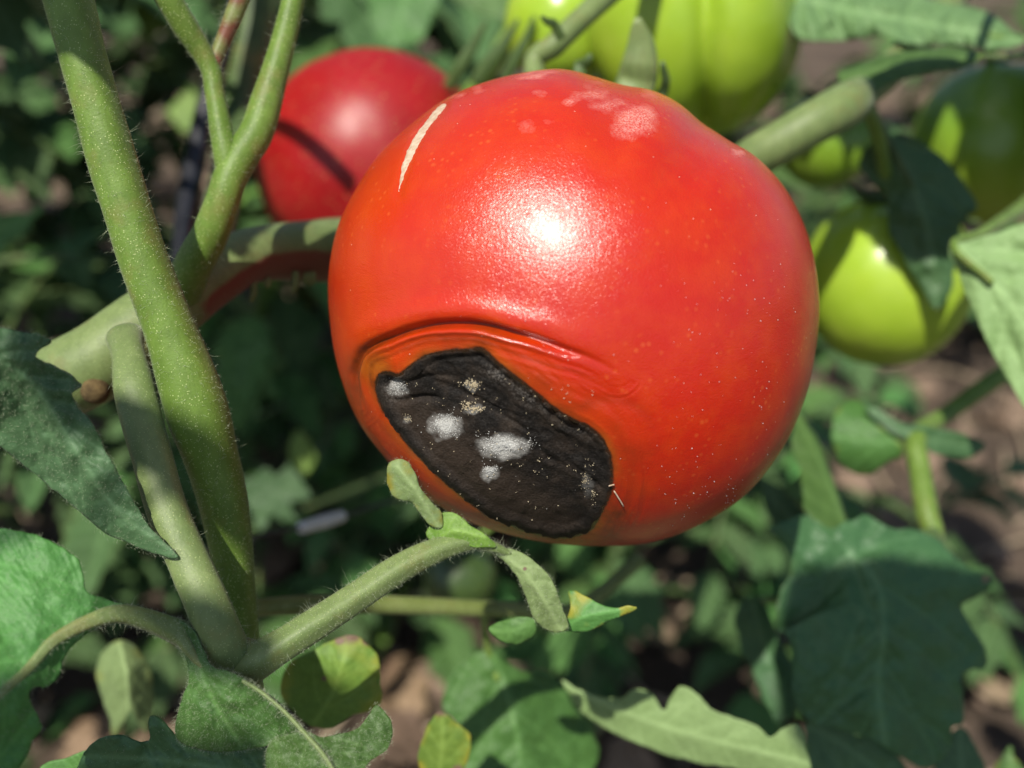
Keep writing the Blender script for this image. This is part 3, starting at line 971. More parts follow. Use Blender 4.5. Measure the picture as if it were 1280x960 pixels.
# calyx and stalk of the main tomato
CALP = TC + cam_dir(CAL) * 0.0372
cpx, cpy, cpd = proj(CALP[None])
cal = np.array([cpx[0], cpy[0], cpd[0]])
PED = [np.r_[CALP, 0.0026]]
for (a, b, d, w) in ((668, 92, 0.232, 26), (694, 56, 0.232, 28), (724, 26, 0.234, 28), (756, -4, 0.238, 30), (795, -40, 0.246, 32), (840, -90, 0.258, 34)):
    PED.append(np.r_[P(a, b, d), w / 2 * d / FPX])
v, f, nn, at = tube_mesh(PED, seg=16, seed=4, lump=0.06)
obj('pedicel', v, f, M['stem_sage'], TOM, attrs=at)
for rows, mt in (([(cal[0], cal[1], cal[2], 30), (790, 118, 0.222, 46), (799, 85, 0.220, 44), (801, 55, 0.219, 32), (798, 36, 0.218, 18), (797, 22, 0.217, 5)], 'stem_sage'),
                 ([(cal[0], cal[1], cal[2], 20), (820, 128, 0.226, 12), (832, 104, 0.224, 9), (829, 86, 0.222, 7), (828, 76, 0.221, 2)], 'stem_dark'),
                 ([(cal[0], cal[1], cal[2], 20), (724, 94, 0.224, 12), (733, 78, 0.223, 9), (739, 68, 0.222, 3)], 'stem_dark')):
    sepal(TOM, rows, mt)
sepal(TOM, [(702, 48, 0.222, 10), (692, 30, 0.220, 9), (684, 27, 0.219, 7), (676, 20, 0.218, 2)], 'stem_dark')


# ------------------------------------------------------------------ other fruit
def fruit(label, px, py, depth, rpx, axis, mat, ratio=0.95, lobes=5, lobe_amp=0.015, group=None, seed=0, tip=0.0, grooves=None, rx=1.0, nsep=5,
          sep_len=0.8, stalk_to=None, name='tomato', stretch=1.0):
    """fruit with calyx and stalk; axis = stem direction in camera axes; stalk_to = list of (px,py,d)"""
    C = P(px, py, depth); R = rpx * depth / FPX
    D, F = sphere_grid(128, 84)
    A = frame(cam_dir(np.asarray(axis, float)), hint=tuple(FWD + 0.01))
    th = np.arctan2(D[:, 1], D[:, 0]); z = D[:, 2]; sn = np.hypot(D[:, 0], D[:, 1])
    r = np.full(len(D), R)
    r = r * (1 + lobe_amp * np.cos(lobes * th + seed) * sn ** 1.5 + 0.02 * fbm(D * 1.8, seed, 3))
    ca = np.arccos(np.clip(z, -1, 1))
    r = r * (1 - 0.16 * np.exp(-(ca / 0.32) ** 2))
    L = D * r[:, None]; L[:, 2] *= ratio; L[:, 0] *= rx
    V = C + L @ A.T
    if grooves:
        for gx, depth_, w in grooves:            # fold running down the fruit at picture column gx
            x, y, _ = proj(V)
            vd = CPOS - C; vd /= np.linalg.norm(vd)
            fr = smooth(0, 0.4, ((V - C) / R) @ vd)
            V = V + ((C - V) * (depth_ * np.exp(-(np.abs(x - gx) / w) ** 1.5) * fr)[:, None])
    low = smooth(0.2, -1.0, z) * tip
    t = thing(name, label, 'tomato', C - np.array([0, 0, R]), group)
    obj('body', V, F, M[mat], t, attrs={'tip': low})
    top = C + A[:, 2] * R * ratio * 0.84
    cpts = []
    for k in range(nsep):
        a = k * 2 * math.pi / nsep + seed
        di = A[:, 0] * math.cos(a) + A[:, 1] * math.sin(a)
        rows = []
        for u, hgt, w in ((0.02, 0.0, 0.16), (0.25, 0.07, 0.22), (0.5, 0.10, 0.17), (0.75, 0.16, 0.09), (1.0, 0.30, 0.01)):
            q = top + di * R * sep_len * u + A[:, 2] * R * hgt * (0.6 + 0.5 * math.sin(seed + k))
            a_, b_, c_ = proj(q[None]); rows.append((a_[0], b_[0], c_[0], max(1.0, w * R / c_[0] * FPX)))
        sepal(t, rows, 'stem_dark')
    if stalk_to:
        rows = [np.r_[top - A[:, 2] * R * 0.1, R * 0.07]]
        for (a, b, d) in stalk_to:
            rows.append(np.r_[P(a, b, d), R * 0.075])
        v, f, _, at = tube_mesh(rows, seg=12, seed=seed)
        obj('pedicel', v, f, M['stem'], t, attrs=at)
    return t


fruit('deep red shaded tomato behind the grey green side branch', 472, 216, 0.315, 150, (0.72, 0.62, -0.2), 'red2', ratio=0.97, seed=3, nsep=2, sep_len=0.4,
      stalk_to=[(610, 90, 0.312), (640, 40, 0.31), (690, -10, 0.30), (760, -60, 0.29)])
for i_, rows in enumerate(([(560, 110, 0.29, 14), (575, 84, 0.286, 15), (592, 56, 0.284, 11), (608, 26, 0.282, 3)],
                           [(592, 104, 0.29, 15), (612, 78, 0.287, 17), (630, 55, 0.285, 12), (648, 24, 0.283, 3)],
                           [(630, 100, 0.29, 13), (645, 72, 0.287, 14), (658, 48, 0.285, 9), (668, 20, 0.283, 3)])):
    sepal(bpy.data.objects['tomato.001'], rows, 'stem_dark')
fruit('large ribbed unripe green tomato above the rotten red tomato', 868, 18, 0.285, 138, (-0.15, 0.9, 0.1), 'green', ratio=1.10, lobes=4, lobe_amp=0.03, seed=5, sep_len=0.35,
      grooves=[(884, 0.19, 17), (1004, 0.08, 20)], stalk_to=[(840, -120, 0.285), (835, -150, 0.28)], rx=0.98)
fruit('unripe green tomato half hidden by the calyx strip', 703, 30, 0.30, 72, (0.1, 0.9, 0.0), 'green', ratio=1.12, seed=9, lobe_amp=0.01, sep_len=0.4,
      stalk_to=[(735, -80, 0.31), (790, -110, 0.30)])
fruit('glossy unripe green tomato partly covered by a hanging leaf tip', 1108, 352, 0.292, 104, (0.1, 0.75, 0.35), 'green', ratio=1.02, seed=12, tip=0.3,
      stalk_to=[(1110, 228, 0.265), (1095, 160, 0.25), (1075, 125, 0.235)])
fruit('small shaded green tomato under the thick fruit stalk', 1032, 178, 0.315, 60, (0.1, 0.8, 0.1), 'green_shaded', ratio=0.95, seed=15, tip=0.3,
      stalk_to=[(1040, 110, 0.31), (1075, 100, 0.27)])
fruit('shaded unripe green tomato with a yellowish base beside dark leaf', 1240, 180, 0.335, 94, (0.1, 0.85, 0.1), 'green_shaded', ratio=1.08, seed=18, tip=0.9, sep_len=0.3,
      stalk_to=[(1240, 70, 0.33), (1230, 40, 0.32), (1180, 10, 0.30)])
fruit('small shaded green tomato below the rotten tomato', 575, 722, 0.33, 47, (0.2, 0.7, -0.3), 'green_deep_shade', ratio=0.95, seed=22,
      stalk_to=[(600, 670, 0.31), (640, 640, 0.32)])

# ------------------------------------------------------------------ the plant in front
base = px_on_ground(330, 1300)
PLANT = thing('tomato_plant', 'hairy green tomato plant with thick forked stems in front of the fruit', 'plant', (P(306, 960, 0.175)[0], P(306, 960, 0.175)[1], 0.0))


def stem(name, rows, mat, parent=None, to_ground=False, hairs=0, hl=0.0011, extra=None, **kw):
    parent = parent or PLANT
    p = px_tube(rows)
    if to_ground:
        e = p[-1]
        gz = ground_z(e[0] + 0.006, e[1] + 0.01)
        p = np.vstack([p, [e[0] + 0.003, e[1] + 0.006, (e[2] + gz) / 2, e[3] * 1.05], [e[0] + 0.006, e[1] + 0.01, gz - 0.01, e[3] * 1.15]])
    v, f, nn, at = tube_mesh(p, **kw)
    o = obj(name, v, f, M[mat], parent, attrs=at)
    if hairs:
        x, y, _ = proj(v)
        msk = (x > -40) & (x < 1320) & (y > -40) & (y < 1000)
        add_hairs(o, v, nn, hairs, hl, 0.000035, len(rows) + int(rows[0][0]) % 97, 0.45, msk)
        add_hairs(o, v, nn, hairs // 14, hl * 3.2, 0.000035, len(rows) + 1, 0.5, msk)
    return o


stem('stem', [(52, -200, .158, 66), (68, -70, .158, 64), (85, 0, .158, 61), (103, 70, .158, 58), (121, 134, .159, 58), (140, 201, .160, 60), (160, 265, .161, 60),
              (178, 322, .162, 60), (198, 375, .163, 62), (216, 421, .164, 65), (235, 478, .165, 74), (248, 520, .166, 76), (262, 565, .168, 68), (277, 620, .170, 62),
              (288, 680, .172, 54), (295, 742, .174, 48), (302, 830, .176, 48), (306, 960, .176, 50)], 'stem', to_ground=True, hairs=5200, hl=0.0006,
     seg=30, ridge=0.018, lump=0.05, step=0.0008)
stem('side_stem', [(158, 425, .176, 46), (161, 442, .170, 40), (167, 478, .166, 48), (174, 512, .164, 50), (190, 568, .161, 49), (210, 640, .158, 49), (238, 706, .156, 51),
                   (258, 750, .155, 54), (278, 800, .156, 56), (298, 846, .160, 54), (310, 900, .168, 48)], 'stem_sage', hairs=1500, hl=0.0005, seg=26, ridge=0.05, ridge_n=3,
     lump=0.05, step=0.0008)
stem('petiole', [(292, 838, .159, 54), (320, 826, .157, 46), (350, 808, .157, 40), (385, 786, .158, 38), (440, 750, .161, 36), (500, 710, .164, 34), (550, 686, .166, 28),
                 (590, 677, .167, 20), (618, 684, .167, 12), (640, 694, .168, 7)], 'stem_sage', hairs=2200, hl=0.0007, seg=26, ridge=0.07, ridge_n=4, lump=0.04, step=0.0008)
stem('petiole', [(318, 822, .158, 44), (262, 806, .156, 38), (216, 787, .153, 31), (182, 774, .150, 27), (148, 767, .147, 24), (111, 777, .144, 20), (67, 801, .141, 16),
                 (34, 837, .138, 13), (0, 867, .135, 11), (-60, 925, .131, 7)], 'stem_sage', hairs=1500, hl=0.0006, seg=22, ridge=0.06, ridge_n=4, step=0.0008)
stem('petiole', [(212, 778, .153, 18), (226, 796, .1525, 18), (244, 822, .152, 12), (262, 838, .1518, 7), (292, 846, .1512, 6), (322, 862, .1502, 5), (354, 888, .1492, 5), (384, 920, .148, 6),
                 (406, 946, .147, 6), (430, 985, .146, 5)], 'stem_sage', hairs=1300, hl=0.0006, seg=16, step=0.0008)


def under_red(V, N):
    return smooth(0.15, -0.35, N[:, 2] - 0.35 * N[:, 0]) * smooth(225, 280, proj(V)[0])


stem('branch', [(20, 505, .186, 90), (70, 480, .186, 98), (118, 455, .186, 100), (165, 418, .187, 92), (215, 382, .190, 84), (262, 348, .194, 74), (305, 322, .200, 70), (350, 314, .209, 70),
                (420, 312, .224, 78), (520, 300, .250, 70), (620, 270, .272, 60), (720, 200, .285, 50), (800, 80, .288, 46), (830, -60, .287, 44), (835, -260, .285, 40)], 'stem_sage',
     hairs=700, hl=0.0006, seg=28, lump=0.07, redf=under_red)
stem('cut_stub', [(121, 476, .187, 34), (119, 488, .1812, 36), (118, 491, .1795, 24)], 'stub', seg=20, lump=0.28)
stem('branch', [(225, 372, .188, 50), (243, 330, .183, 48), (262, 294, .180, 45), (278, 252, .178, 42), (288, 222, .178, 42), (304, 192, .179, 42), (321, 165, .180, 42), (335, 120, .181, 38),
                (352, 60, .182, 31), (368, -10, .183, 28), (376, -80, .184, 28)], 'stem', hairs=1200, hl=0.0006, seg=24, lump=0.05)
stem('branch', [(290, 236, .179, 32), (284, 200, .178, 32), (276, 160, .178, 28), (268, 115, .178, 24), (264, 88, .178, 25), (250, 62, .177, 28), (232, 34, .175, 32), (206, -10, .172, 33), (180, -60, .17, 32)],
     'stem', hairs=900, hl=0.0006, seg=22, lump=0.05)
stem('branchlet', [(264, 96, .178, 20), (270, 72, .1785, 17), (280, 48, .179, 19), (292, 20, .179, 22), (304, -15, .179, 24), (310, -60, .179, 24)], 'stem_olive', hairs=500, hl=0.0008, seg=18, lump=0.05,
     redf=lambda V, N: 0.5 + 0.5 * vnoise(V * 400, 3))
stem('branch', [(262, 335, .206, 40), (278, 250, .262, 42), (298, 150, .298, 46), (314, 60, .304, 50), (324, -10, .306, 52), (330, -90, .308, 50)], 'stem_dark', seg=20)
stem('branch', [(296, 762, .196, 20), (360, 757, .203, 24), (440, 755, .210, 24), (540, 758, .218, 22), (640, 762, .226, 20), (720, 760, .235, 18), (800, 700, .25, 18)], 'stem_olive', seg=16)
stem('fruit_stalk', [(720, 200, .282, 50), (820, 236, .262, 50), (900, 222, .242, 52), (955, 190, .233, 54), (1015, 155, .230, 55), (1056, 132, .234, 56), (1078, 116, .246, 44), (1120, 80, .262, 40), (1180, 10, .285, 38),
                     (1230, -60, .30, 38)], 'stem_sage', seg=22, lump=0.04)
# adventitious root pegs under the branch
for (a, b, l_) in ((317, 356, 20), (336, 352, 6), (369, 344, 22), (384, 346, 7), (391, 345, 11)):
    d = np.interp(a, [300, 420], [.196, .215])
    v, f, _, at = tube_mesh(px_tube([(a, b - 4, d, 8), (a - 2 + l_ * .1, b + l_ * .5, d, 9), (a - 3, b + l_, d, 6)]), seg=8, n=8, lump=0.3)
    obj('root_peg', v, f, M['stem_olive'], PLANT, attrs=at)


LEAFN = [0]


def leaf(outline, mid, mat, parent=None, hairs=0, name='leaf', label=None, **kw):
    LEAFN[0] += 1
    V, F, at, (v0, n0, f0, rim) = traced_leaf(outline, mid, seed=LEAFN[0], **kw)
    o = obj(name, V, F, M[mat], parent or PLANT, attrs=at)
    if label: o['label'] = label
    if hairs:
        add_hairs(o, v0, n0, hairs, 0.0005, 0.00003, LEAFN[0] + 100, 0.6)
        c = v0.mean(0)
        ro = v0[rim] - c; ro /= np.linalg.norm(ro, axis=1)[:, None]
        add_hairs(o, v0[rim], ro, hairs // 3, 0.0005, 0.00003, LEAFN[0] + 200, 0.4)
    return o


# dusky leaf reaching in front of the stems
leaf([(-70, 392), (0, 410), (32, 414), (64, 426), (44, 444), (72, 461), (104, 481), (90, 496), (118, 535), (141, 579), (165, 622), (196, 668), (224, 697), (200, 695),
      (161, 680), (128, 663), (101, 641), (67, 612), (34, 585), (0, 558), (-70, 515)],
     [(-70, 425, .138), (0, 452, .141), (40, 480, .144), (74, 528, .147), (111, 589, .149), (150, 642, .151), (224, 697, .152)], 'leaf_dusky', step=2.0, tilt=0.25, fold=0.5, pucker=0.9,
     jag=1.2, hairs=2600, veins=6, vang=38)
# broad sunlit leaf at the end of the arching petiole
leaf([(-70, 650), (0, 660), (34, 665), (67, 677), (94, 695), (104, 717), (107, 737), (132, 748), (162, 762), (150, 772), (111, 790), (88, 810), (77, 828), (74, 845), (60, 858),
      (46, 857), (35, 872), (52, 905), (40, 928), (10, 975), (-70, 1010)],
     [(162, 764, .1475), (140, 769, .1465), (111, 778, .144), (67, 801, .141), (34, 837, .138), (0, 867, .135), (-70, 930, .131)], 'leaf_bright', step=2.4, tilt=-0.25, fold=0.25, curl=0.5,
     pucker=0.55, hairs=1500, veins=5, vang=58)
# folded front leaflet and its companion
leaf([(213, 780), (228, 814), (237, 848), (228, 872), (221, 900), (223, 926), (258, 938), (310, 937), (352, 926), (384, 920), (356, 884), (322, 858), (292, 842), (266, 832), (252, 808), (240, 786), (226, 778)],
     [(226, 782, .1525), (243, 818, .152), (256, 850, .151), (272, 885, .151), (300, 930, .153)], 'leaf', step=1.8, tilt=0.2, fold=-0.35, curl=2.2, pucker=0.8, jag=1.0, hairs=2200, veins=4, vang=42)
leaf([(384, 914), (400, 921), (420, 918), (445, 911), (462, 893), (472, 881), (486, 898), (490, 912), (484, 936), (462, 952), (446, 975), (410, 1015), (360, 1005), (334, 962), (337, 930), (360, 918)],
     [(372, 902, .149), (398, 935, .148), (422, 968, .147), (452, 1010, .146)], 'leaf', step=1.8, tilt=-0.2, fold=0.35, pucker=0.8, jag=1.0, hairs=1800, veins=4, vang=55)
leaf([(95, 1010), (100, 955), (116, 929), (144, 918), (166, 924), (188, 926), (186, 896), (203, 899), (222, 920), (262, 930), (330, 934), (372, 945), (380, 1010)],
     [(390, 990, .156), (300, 965, .157), (200, 950, .158), (110, 945, .160)], 'leaf_blue', step=2.2, tilt=-0.35, fold=0.2, pucker=0.9, veins=6, hairs=600)
leaf([(30, 1000), (55, 957), (84, 947), (112, 939), (118, 965), (100, 1000)], [(120, 985, .17), (80, 970, .17), (40, 985, .17)], 'leaf_bright', step=2.5)
# yellowing leaf with a scorched tip
leaf([(350, 868), (360, 835), (384, 815), (408, 803), (424, 796), (442, 795), (462, 806), (472, 822), (476, 846), (478, 872), (466, 888), (440, 894), (415, 908), (392, 908), (372, 896)],
     [(392, 905, .190), (415, 868, .188), (428, 830, .187), (436, 797, .188)], 'leaf_yellow', step=2.2, yel=0.55, brown=[(440, 788, 30), (424, 800, 12), (458, 800, 12), (405, 848, 6)], fold=0.2, name='leaf', label='yellowing leaf with a scorched brown tip',
     veins=4)
leaf([(120, 838), (130, 812), (148, 800), (168, 806), (186, 830), (192, 862), (191, 890), (184, 916), (170, 902), (162, 886), (154, 902), (141, 920), (136, 898), (127, 868)], [(148, 796, .225), (158, 840, .219), (162, 890, .222)], 'leaf_pale', step=2.2, fold=1.4,
     yel=0.3, pucker=0.9, veins=4)
# curled young leaves at the petiole's tip
leaf([(484, 600), (485, 582), (496, 574), (511, 579), (521, 596), (526, 612), (540, 628), (552, 644), (553, 660), (538, 658), (524, 640), (514, 628), (496, 624), (487, 614)],
     [(548, 658, .1655), (532, 632, .164), (515, 606, .163), (497, 584, .163)], 'leaf_pale', step=1.6, fold=0.5, yel=0.7, jag=0.8, veins=3, hairs=250)
leaf([(533, 668), (543, 650), (556, 640), (575, 644), (588, 656), (604, 666), (622, 684), (600, 684), (570, 680), (548, 682)], [(545, 676, .1665), (568, 664, .165), (606, 672, .165)], 'leaf_yellow', step=1.6, jag=0.8, veins=3,
     fold=0.4, hairs=250)
leaf([(618, 690), (634, 686), (650, 690), (669, 703), (689, 724), (701, 752), (710, 784), (692, 790), (669, 776), (656, 742), (640, 712)],
     [(622, 690, .168), (655, 715, .166), (680, 750, .166), (700, 786, .168)], 'leaf_pale', step=1.8, fold=0.45, tilt=0.2, pucker=0.6, jag=1.0, veins=5, brown=[(656, 711, 5)], hairs=500)
leaf([(705, 786), (712, 760), (712, 738), (736, 748), (766, 760), (784, 757), (797, 760), (782, 768), (763, 776), (736, 789), (716, 790)], [(704, 786, .172), (735, 770, .170), (797, 760, .170)], 'leaf_bright', step=1.8, fold=0.4,
     yel=0.9, jag=1.0, veins=4)
leaf([(612, 786), (630, 774), (650, 772), (668, 776), (668, 794), (645, 806), (624, 800)], [(668, 776, .178), (640, 788, .178), (613, 788, .18)], 'leaf_bright', step=2.0, veins=3, curl=1.0)
# canopy of the same plant above the picture throws the shade behind -> built with the other compound leaves below
# small shaded leaf group under the fruit
leaf([(612, 811), (590, 822), (568, 836), (556, 862), (553, 885), (570, 905), (574, 940), (600, 1000), (670, 1005), (728, 985), (748, 944), (738, 908), (716, 880), (702, 852), (680, 842), (655, 838), (632, 828)],
     [(610, 800, .238), (628, 850, .236), (644, 910, .234), (660, 1000, .232)], 'leaf', step=2.6, fold=0.35, tilt=-0.3, pucker=0.8, veins=5, vang=60)
stem('petiole', [(606, 758, .222, 12), (606, 790, .234, 9), (612, 820, .238, 9), (622, 850, .236, 8)], 'stem', seg=10)
leaf([(526, 965), (529, 920), (540, 900), (551, 890), (566, 900), (588, 920), (584, 952), (560, 985)], [(545, 985, .20), (552, 940, .198), (553, 893, .197)], 'leaf_yellow', step=2.2, yel=0.7,
     brown=[(551, 884, 22), (572, 962, 12)], veins=3, label='yellow leaf tip with brown spots')
# long pale leaf lying across the soil
leaf([(702, 850), (722, 862), (750, 872), (776, 872), (788, 864), (803, 862), (818, 870), (830, 887), (838, 872), (850, 857), (868, 864), (888, 887), (914, 896), (944, 906), (962, 921), (978, 909), (998, 905), (1007, 930),
      (1012, 970), (960, 966), (900, 958), (850, 948), (800, 932), (745, 905), (718, 878)],
     [(702, 852, .226), (780, 890, .220), (870, 920, .214), (1012, 955, .206)], 'leaf_pale', step=2.6, fold=0.2, tilt=0.3, pucker=0.25, veins=5, vang=50)


# ------------------------------------------------------------------ the neighbouring plant with the green fruit
b2 = px_on_ground(1230, 760)
PLANT2 = thing('tomato_plant', 'neighbouring tomato plant carrying the big toothed leaf and green fruit', 'plant', (b2[0], b2[1], 0))


def to_world_rows(rows):
    return rows


e0 = P(1330, 330, .30); g0 = np.array([e0[0] + 0.16, e0[1] + 0.06, -0.01])
tb_ = np.vstack([np.r_[P(1300, -120, .31), 0.005], np.r_[P(1318, 60, .305), 0.0052], np.r_[e0, 0.0055], np.r_[(e0 * .5 + g0 * .5), 0.006], np.r_[g0, 0.0068]])
v, f, nn, at = tube_mesh(tb_, seg=18)
obj('stem', v, f, M['stem'], PLANT2, attrs=at)
stem('petiole', [(1332, 420, .302, 30), (1250, 470, .285, 24), (1180, 520, .275, 22), (1146, 546, .262, 26), (1150, 590, .256, 27), (1158, 640, .250, 29), (1166, 672, .247, 24), (1140, 690, .242, 12)], 'stem', PLANT2, seg=16)
leaf([(1062, 650), (1082, 645), (1099, 653), (1119, 663), (1142, 661), (1172, 673), (1185, 686), (1213, 710), (1241, 727), (1224, 744), (1203, 758), (1223, 791), (1234, 818), (1230, 836), (1203, 841),
      (1205, 882), (1202, 906), (1191, 909), (1189, 936), (1172, 954), (1150, 960), (1118, 940), (1085, 922), (1048, 912), (1016, 902), (994, 882), (990, 841), (988, 801), (970, 784), (974, 744), (988, 710), (978, 682), (962, 662), (985, 650), (1011, 643),
      (1036, 660)],
     [(1060, 690, .232), (1085, 712, .229), (1102, 745, .227), (1104, 800, .225), (1098, 860, .224), (1110, 955, .226)], 'leaf_blue', PLANT2, step=2.4, fold=0.3, tilt=-0.25, pucker=0.95, jag=1.8, yel=0.18, veins=6, vang=52,
     brown=[(1232, 724, 7)])
stem('petiole', [(1168, 668, .246, 20), (1110, 684, .238, 11), (1076, 696, .2325, 8), (1090, 716, .231, 4)], 'stem_dark', PLANT2, seg=10)
leaf([(995, 517), (1012, 535), (1030, 565), (1040, 595), (1050, 624), (1058, 650), (1064, 682), (1046, 676), (1020, 650), (998, 628), (982, 612), (1000, 590), (990, 560)],
     [(1064, 684, .236), (1046, 630, .242), (1024, 575, .250), (996, 518, .258)], 'leaf', PLANT2, step=2.4, tilt=0.8, fold=0.3, veins=4)
leaf([(984, 612), (1000, 606), (1024, 608), (1042, 618), (1052, 640), (1060, 676), (1046, 672), (1022, 650), (1000, 632)], [(984, 612, .25), (1020, 636, .245), (1060, 678, .238)], 'leaf_pale', PLANT2, step=2.2, veins=3)
leaf([(952, 600), (968, 606), (990, 618), (1010, 648), (1000, 662), (975, 660), (958, 640)], [(956, 606, .262), (975, 634, .258), (1005, 660, .252)], 'leaf_blue', PLANT2, step=2.4, veins=3)
leaf([(1064, 498), (1046, 516), (1040, 545), (1050, 580), (1068, 592), (1085, 594), (1106, 582), (1130, 568), (1120, 548), (1098, 530), (1086, 508)], [(1132, 552, .262), (1095, 552, .262), (1045, 545, .266)], 'leaf', PLANT2, step=2.4, yel=0.35,
     curl=1.2, veins=4)
leaf([(1078, 506), (1100, 512), (1124, 526), (1160, 534), (1196, 540), (1231, 552), (1222, 569), (1196, 571), (1170, 566), (1140, 552), (1108, 536)], [(1090, 512, .262), (1150, 546, .260), (1230, 560, .262)], 'leaf_blue', PLANT2, step=2.4, veins=5)
leaf([(1186, 310), (1215, 300), (1250, 290), (1285, 278), (1350, 262), (1350, 590), (1290, 520), (1260, 475), (1236, 430), (1215, 385), (1199, 345)],
     [(1192, 306, .232), (1240, 352, .228), (1292, 420, .224), (1348, 510, .22)], 'leaf_pale', PLANT2, step=2.6, tilt=0.25, fold=0.2, pucker=0.6, veins=6, vang=40, jag=1.0)
leaf([(976, -40), (984, 20), (1000, 48), (1030, 50), (1058, 50), (1090, 46), (1118, 48), (1146, 56), (1190, 54), (1232, 62), (1262, 60), (1279, 51), (1266, 40), (1246, 22), (1220, 10), (1170, 0), (1110, -30), (1040, -50)],
     [(970, -10, .275), (1060, 12, .27), (1150, 28, .264), (1279, 51, .258)], 'leaf_fresh', PLANT2, step=2.4, tilt=-0.9, fold=0.3, curl=1.2, pucker=1.7, wav=2.2, veins=8, vang=60)
leaf([(1046, 92), (1068, 82), (1094, 72), (1119, 66), (1169, 60), (1203, 60), (1224, 71), (1206, 82), (1152, 92), (1110, 104), (1080, 128), (1064, 122)],
     [(1050, 96, .245), (1110, 84, .242), (1170, 74, .239), (1224, 71, .236)], 'leaf', PLANT2, step=2.4, tilt=-1.3, fold=0.5, veins=5)
leaf([(1074, 206), (1085, 183), (1110, 172), (1138, 170), (1170, 190), (1200, 222), (1221, 258), (1203, 281), (1194, 330), (1189, 364), (1171, 389), (1152, 364), (1132, 327), (1112, 290), (1108, 240), (1086, 224)],
     [(1110, 172, .258), (1140, 230, .259), (1162, 300, .260), (1171, 389, .262)], 'leaf_blue', PLANT2, step=2.4, fold=0.3, tilt=0.2, pucker=0.6, veins=5, brown=[(1171, 389, 8)])
stem('petiole', [(1085, 112, .25, 14), (1092, 140, .254, 12), (1110, 174, .2575, 11), (1140, 230, .2588, 6)], 'stem_dark', PLANT2, seg=10)
stem('petiole', [(1325, 210, .303, 26), (1290, 250, .28, 20), (1230, 290, .245, 14), (1192, 307, .232, 10), (1240, 353, .2275, 8)], 'stem', PLANT2, seg=12)
stem('petiole', [(1318, 30, .305, 22), (1300, 40, .28, 16), (1279, 51, .2585, 8), (1235, 44, .2605, 5)], 'stem', PLANT2, seg=12)
stem('petiole', [(1316, 60, .305, 20), (1270, 70, .265, 12), (1224, 71, .237, 6)], 'stem', PLANT2, seg=12)
leaf([(1008, 905), (1030, 904), (1070, 918), (1110, 930), (1134, 960), (1160, 1000), (1040, 1000), (1012, 950)], [(1008, 906, .238), (1060, 935, .236), (1130, 990, .234)], 'leaf_blue', PLANT2, step=2.6, veins=4)
leaf([(1160, 1000), (1178, 940), (1200, 908), (1218, 930), (1232, 960), (1240, 1000)], [(1205, 1000, .24), (1202, 960, .24), (1200, 910, .242)], 'leaf_blue', PLANT2, step=2.6, veins=3)
leaf([(1240, 1000), (1244, 960), (1262, 932), (1268, 945), (1280, 960), (1290, 1000)], [(1266, 1000, .24), (1264, 965, .24), (1262, 935, .242)], 'leaf', PLANT2, step=2.6, veins=3, yel=0.4)
leaf([(918, 770), (935, 748), (956, 752), (970, 790), (990, 830), (1000, 880), (975, 905), (958, 880), (940, 840), (924, 800)], [(940, 750, .262), (958, 810, .26), (980, 900, .256)], 'leaf_blue', PLANT2, step=2.6, fold=0.3, veins=4)
stem('petiole', [(1100, 690, .245, 12), (1030, 740, .27, 10), (965, 750, .27, 9), (940, 752, .263, 8)], 'stem', PLANT2, seg=10)

# ------------------------------------------------------------------ supports
tube_rows = px_tube([(306, -220, .290, 16), (300, -40, .288, 18), (283, 50, .286, 21), (260, 125, .282, 25), (245, 195, .276, 27), (233, 255, .268, 26), (227, 312, .258, 24), (224, 380, .246, 24), (232, 470, .238, 24),
                     (262, 600, .232, 24), (284, 720, .230, 24)])
e = tube_rows[-1]
tube_rows = np.vstack([tube_rows, [e[0], e[1] + 0.01, e[2] * .5, e[3]], [e[0], e[1] + 0.02, -0.02, e[3]]])
v, f, _, at = tube_mesh(tube_rows, seg=20, lump=0.01)
tag(obj('support_tube', v, f, M['tube'], None, org=(e[0], e[1] + 0.02, 0), attrs=at), 'black plastic support tube rising behind the forked stem', 'tube')
w0 = thing('tie_wire', 'thin dark tie wire with a white sleeve below the branch', 'wire', P(330, 668, .24))
v, f, _, at = tube_mesh(px_tube([(250, 690, .222, 5), (330, 668, .24, 5), (400, 655, .26, 5), (470, 632, .28, 5), (540, 610, .30, 5), (600, 560, .31, 5), (640, 420, .30, 5), (650, 310, .285, 5)]), seg=8)
obj('wire', v, f, M['wire'], w0, attrs=at)
v, f, _, at = tube_mesh(px_tube([(376, 660, .253, 15), (404, 652, .261, 17), (428, 645, .268, 14)]), seg=12, n=14)
obj('sleeve', v, f, M['wire_white'], w0, attrs=at)


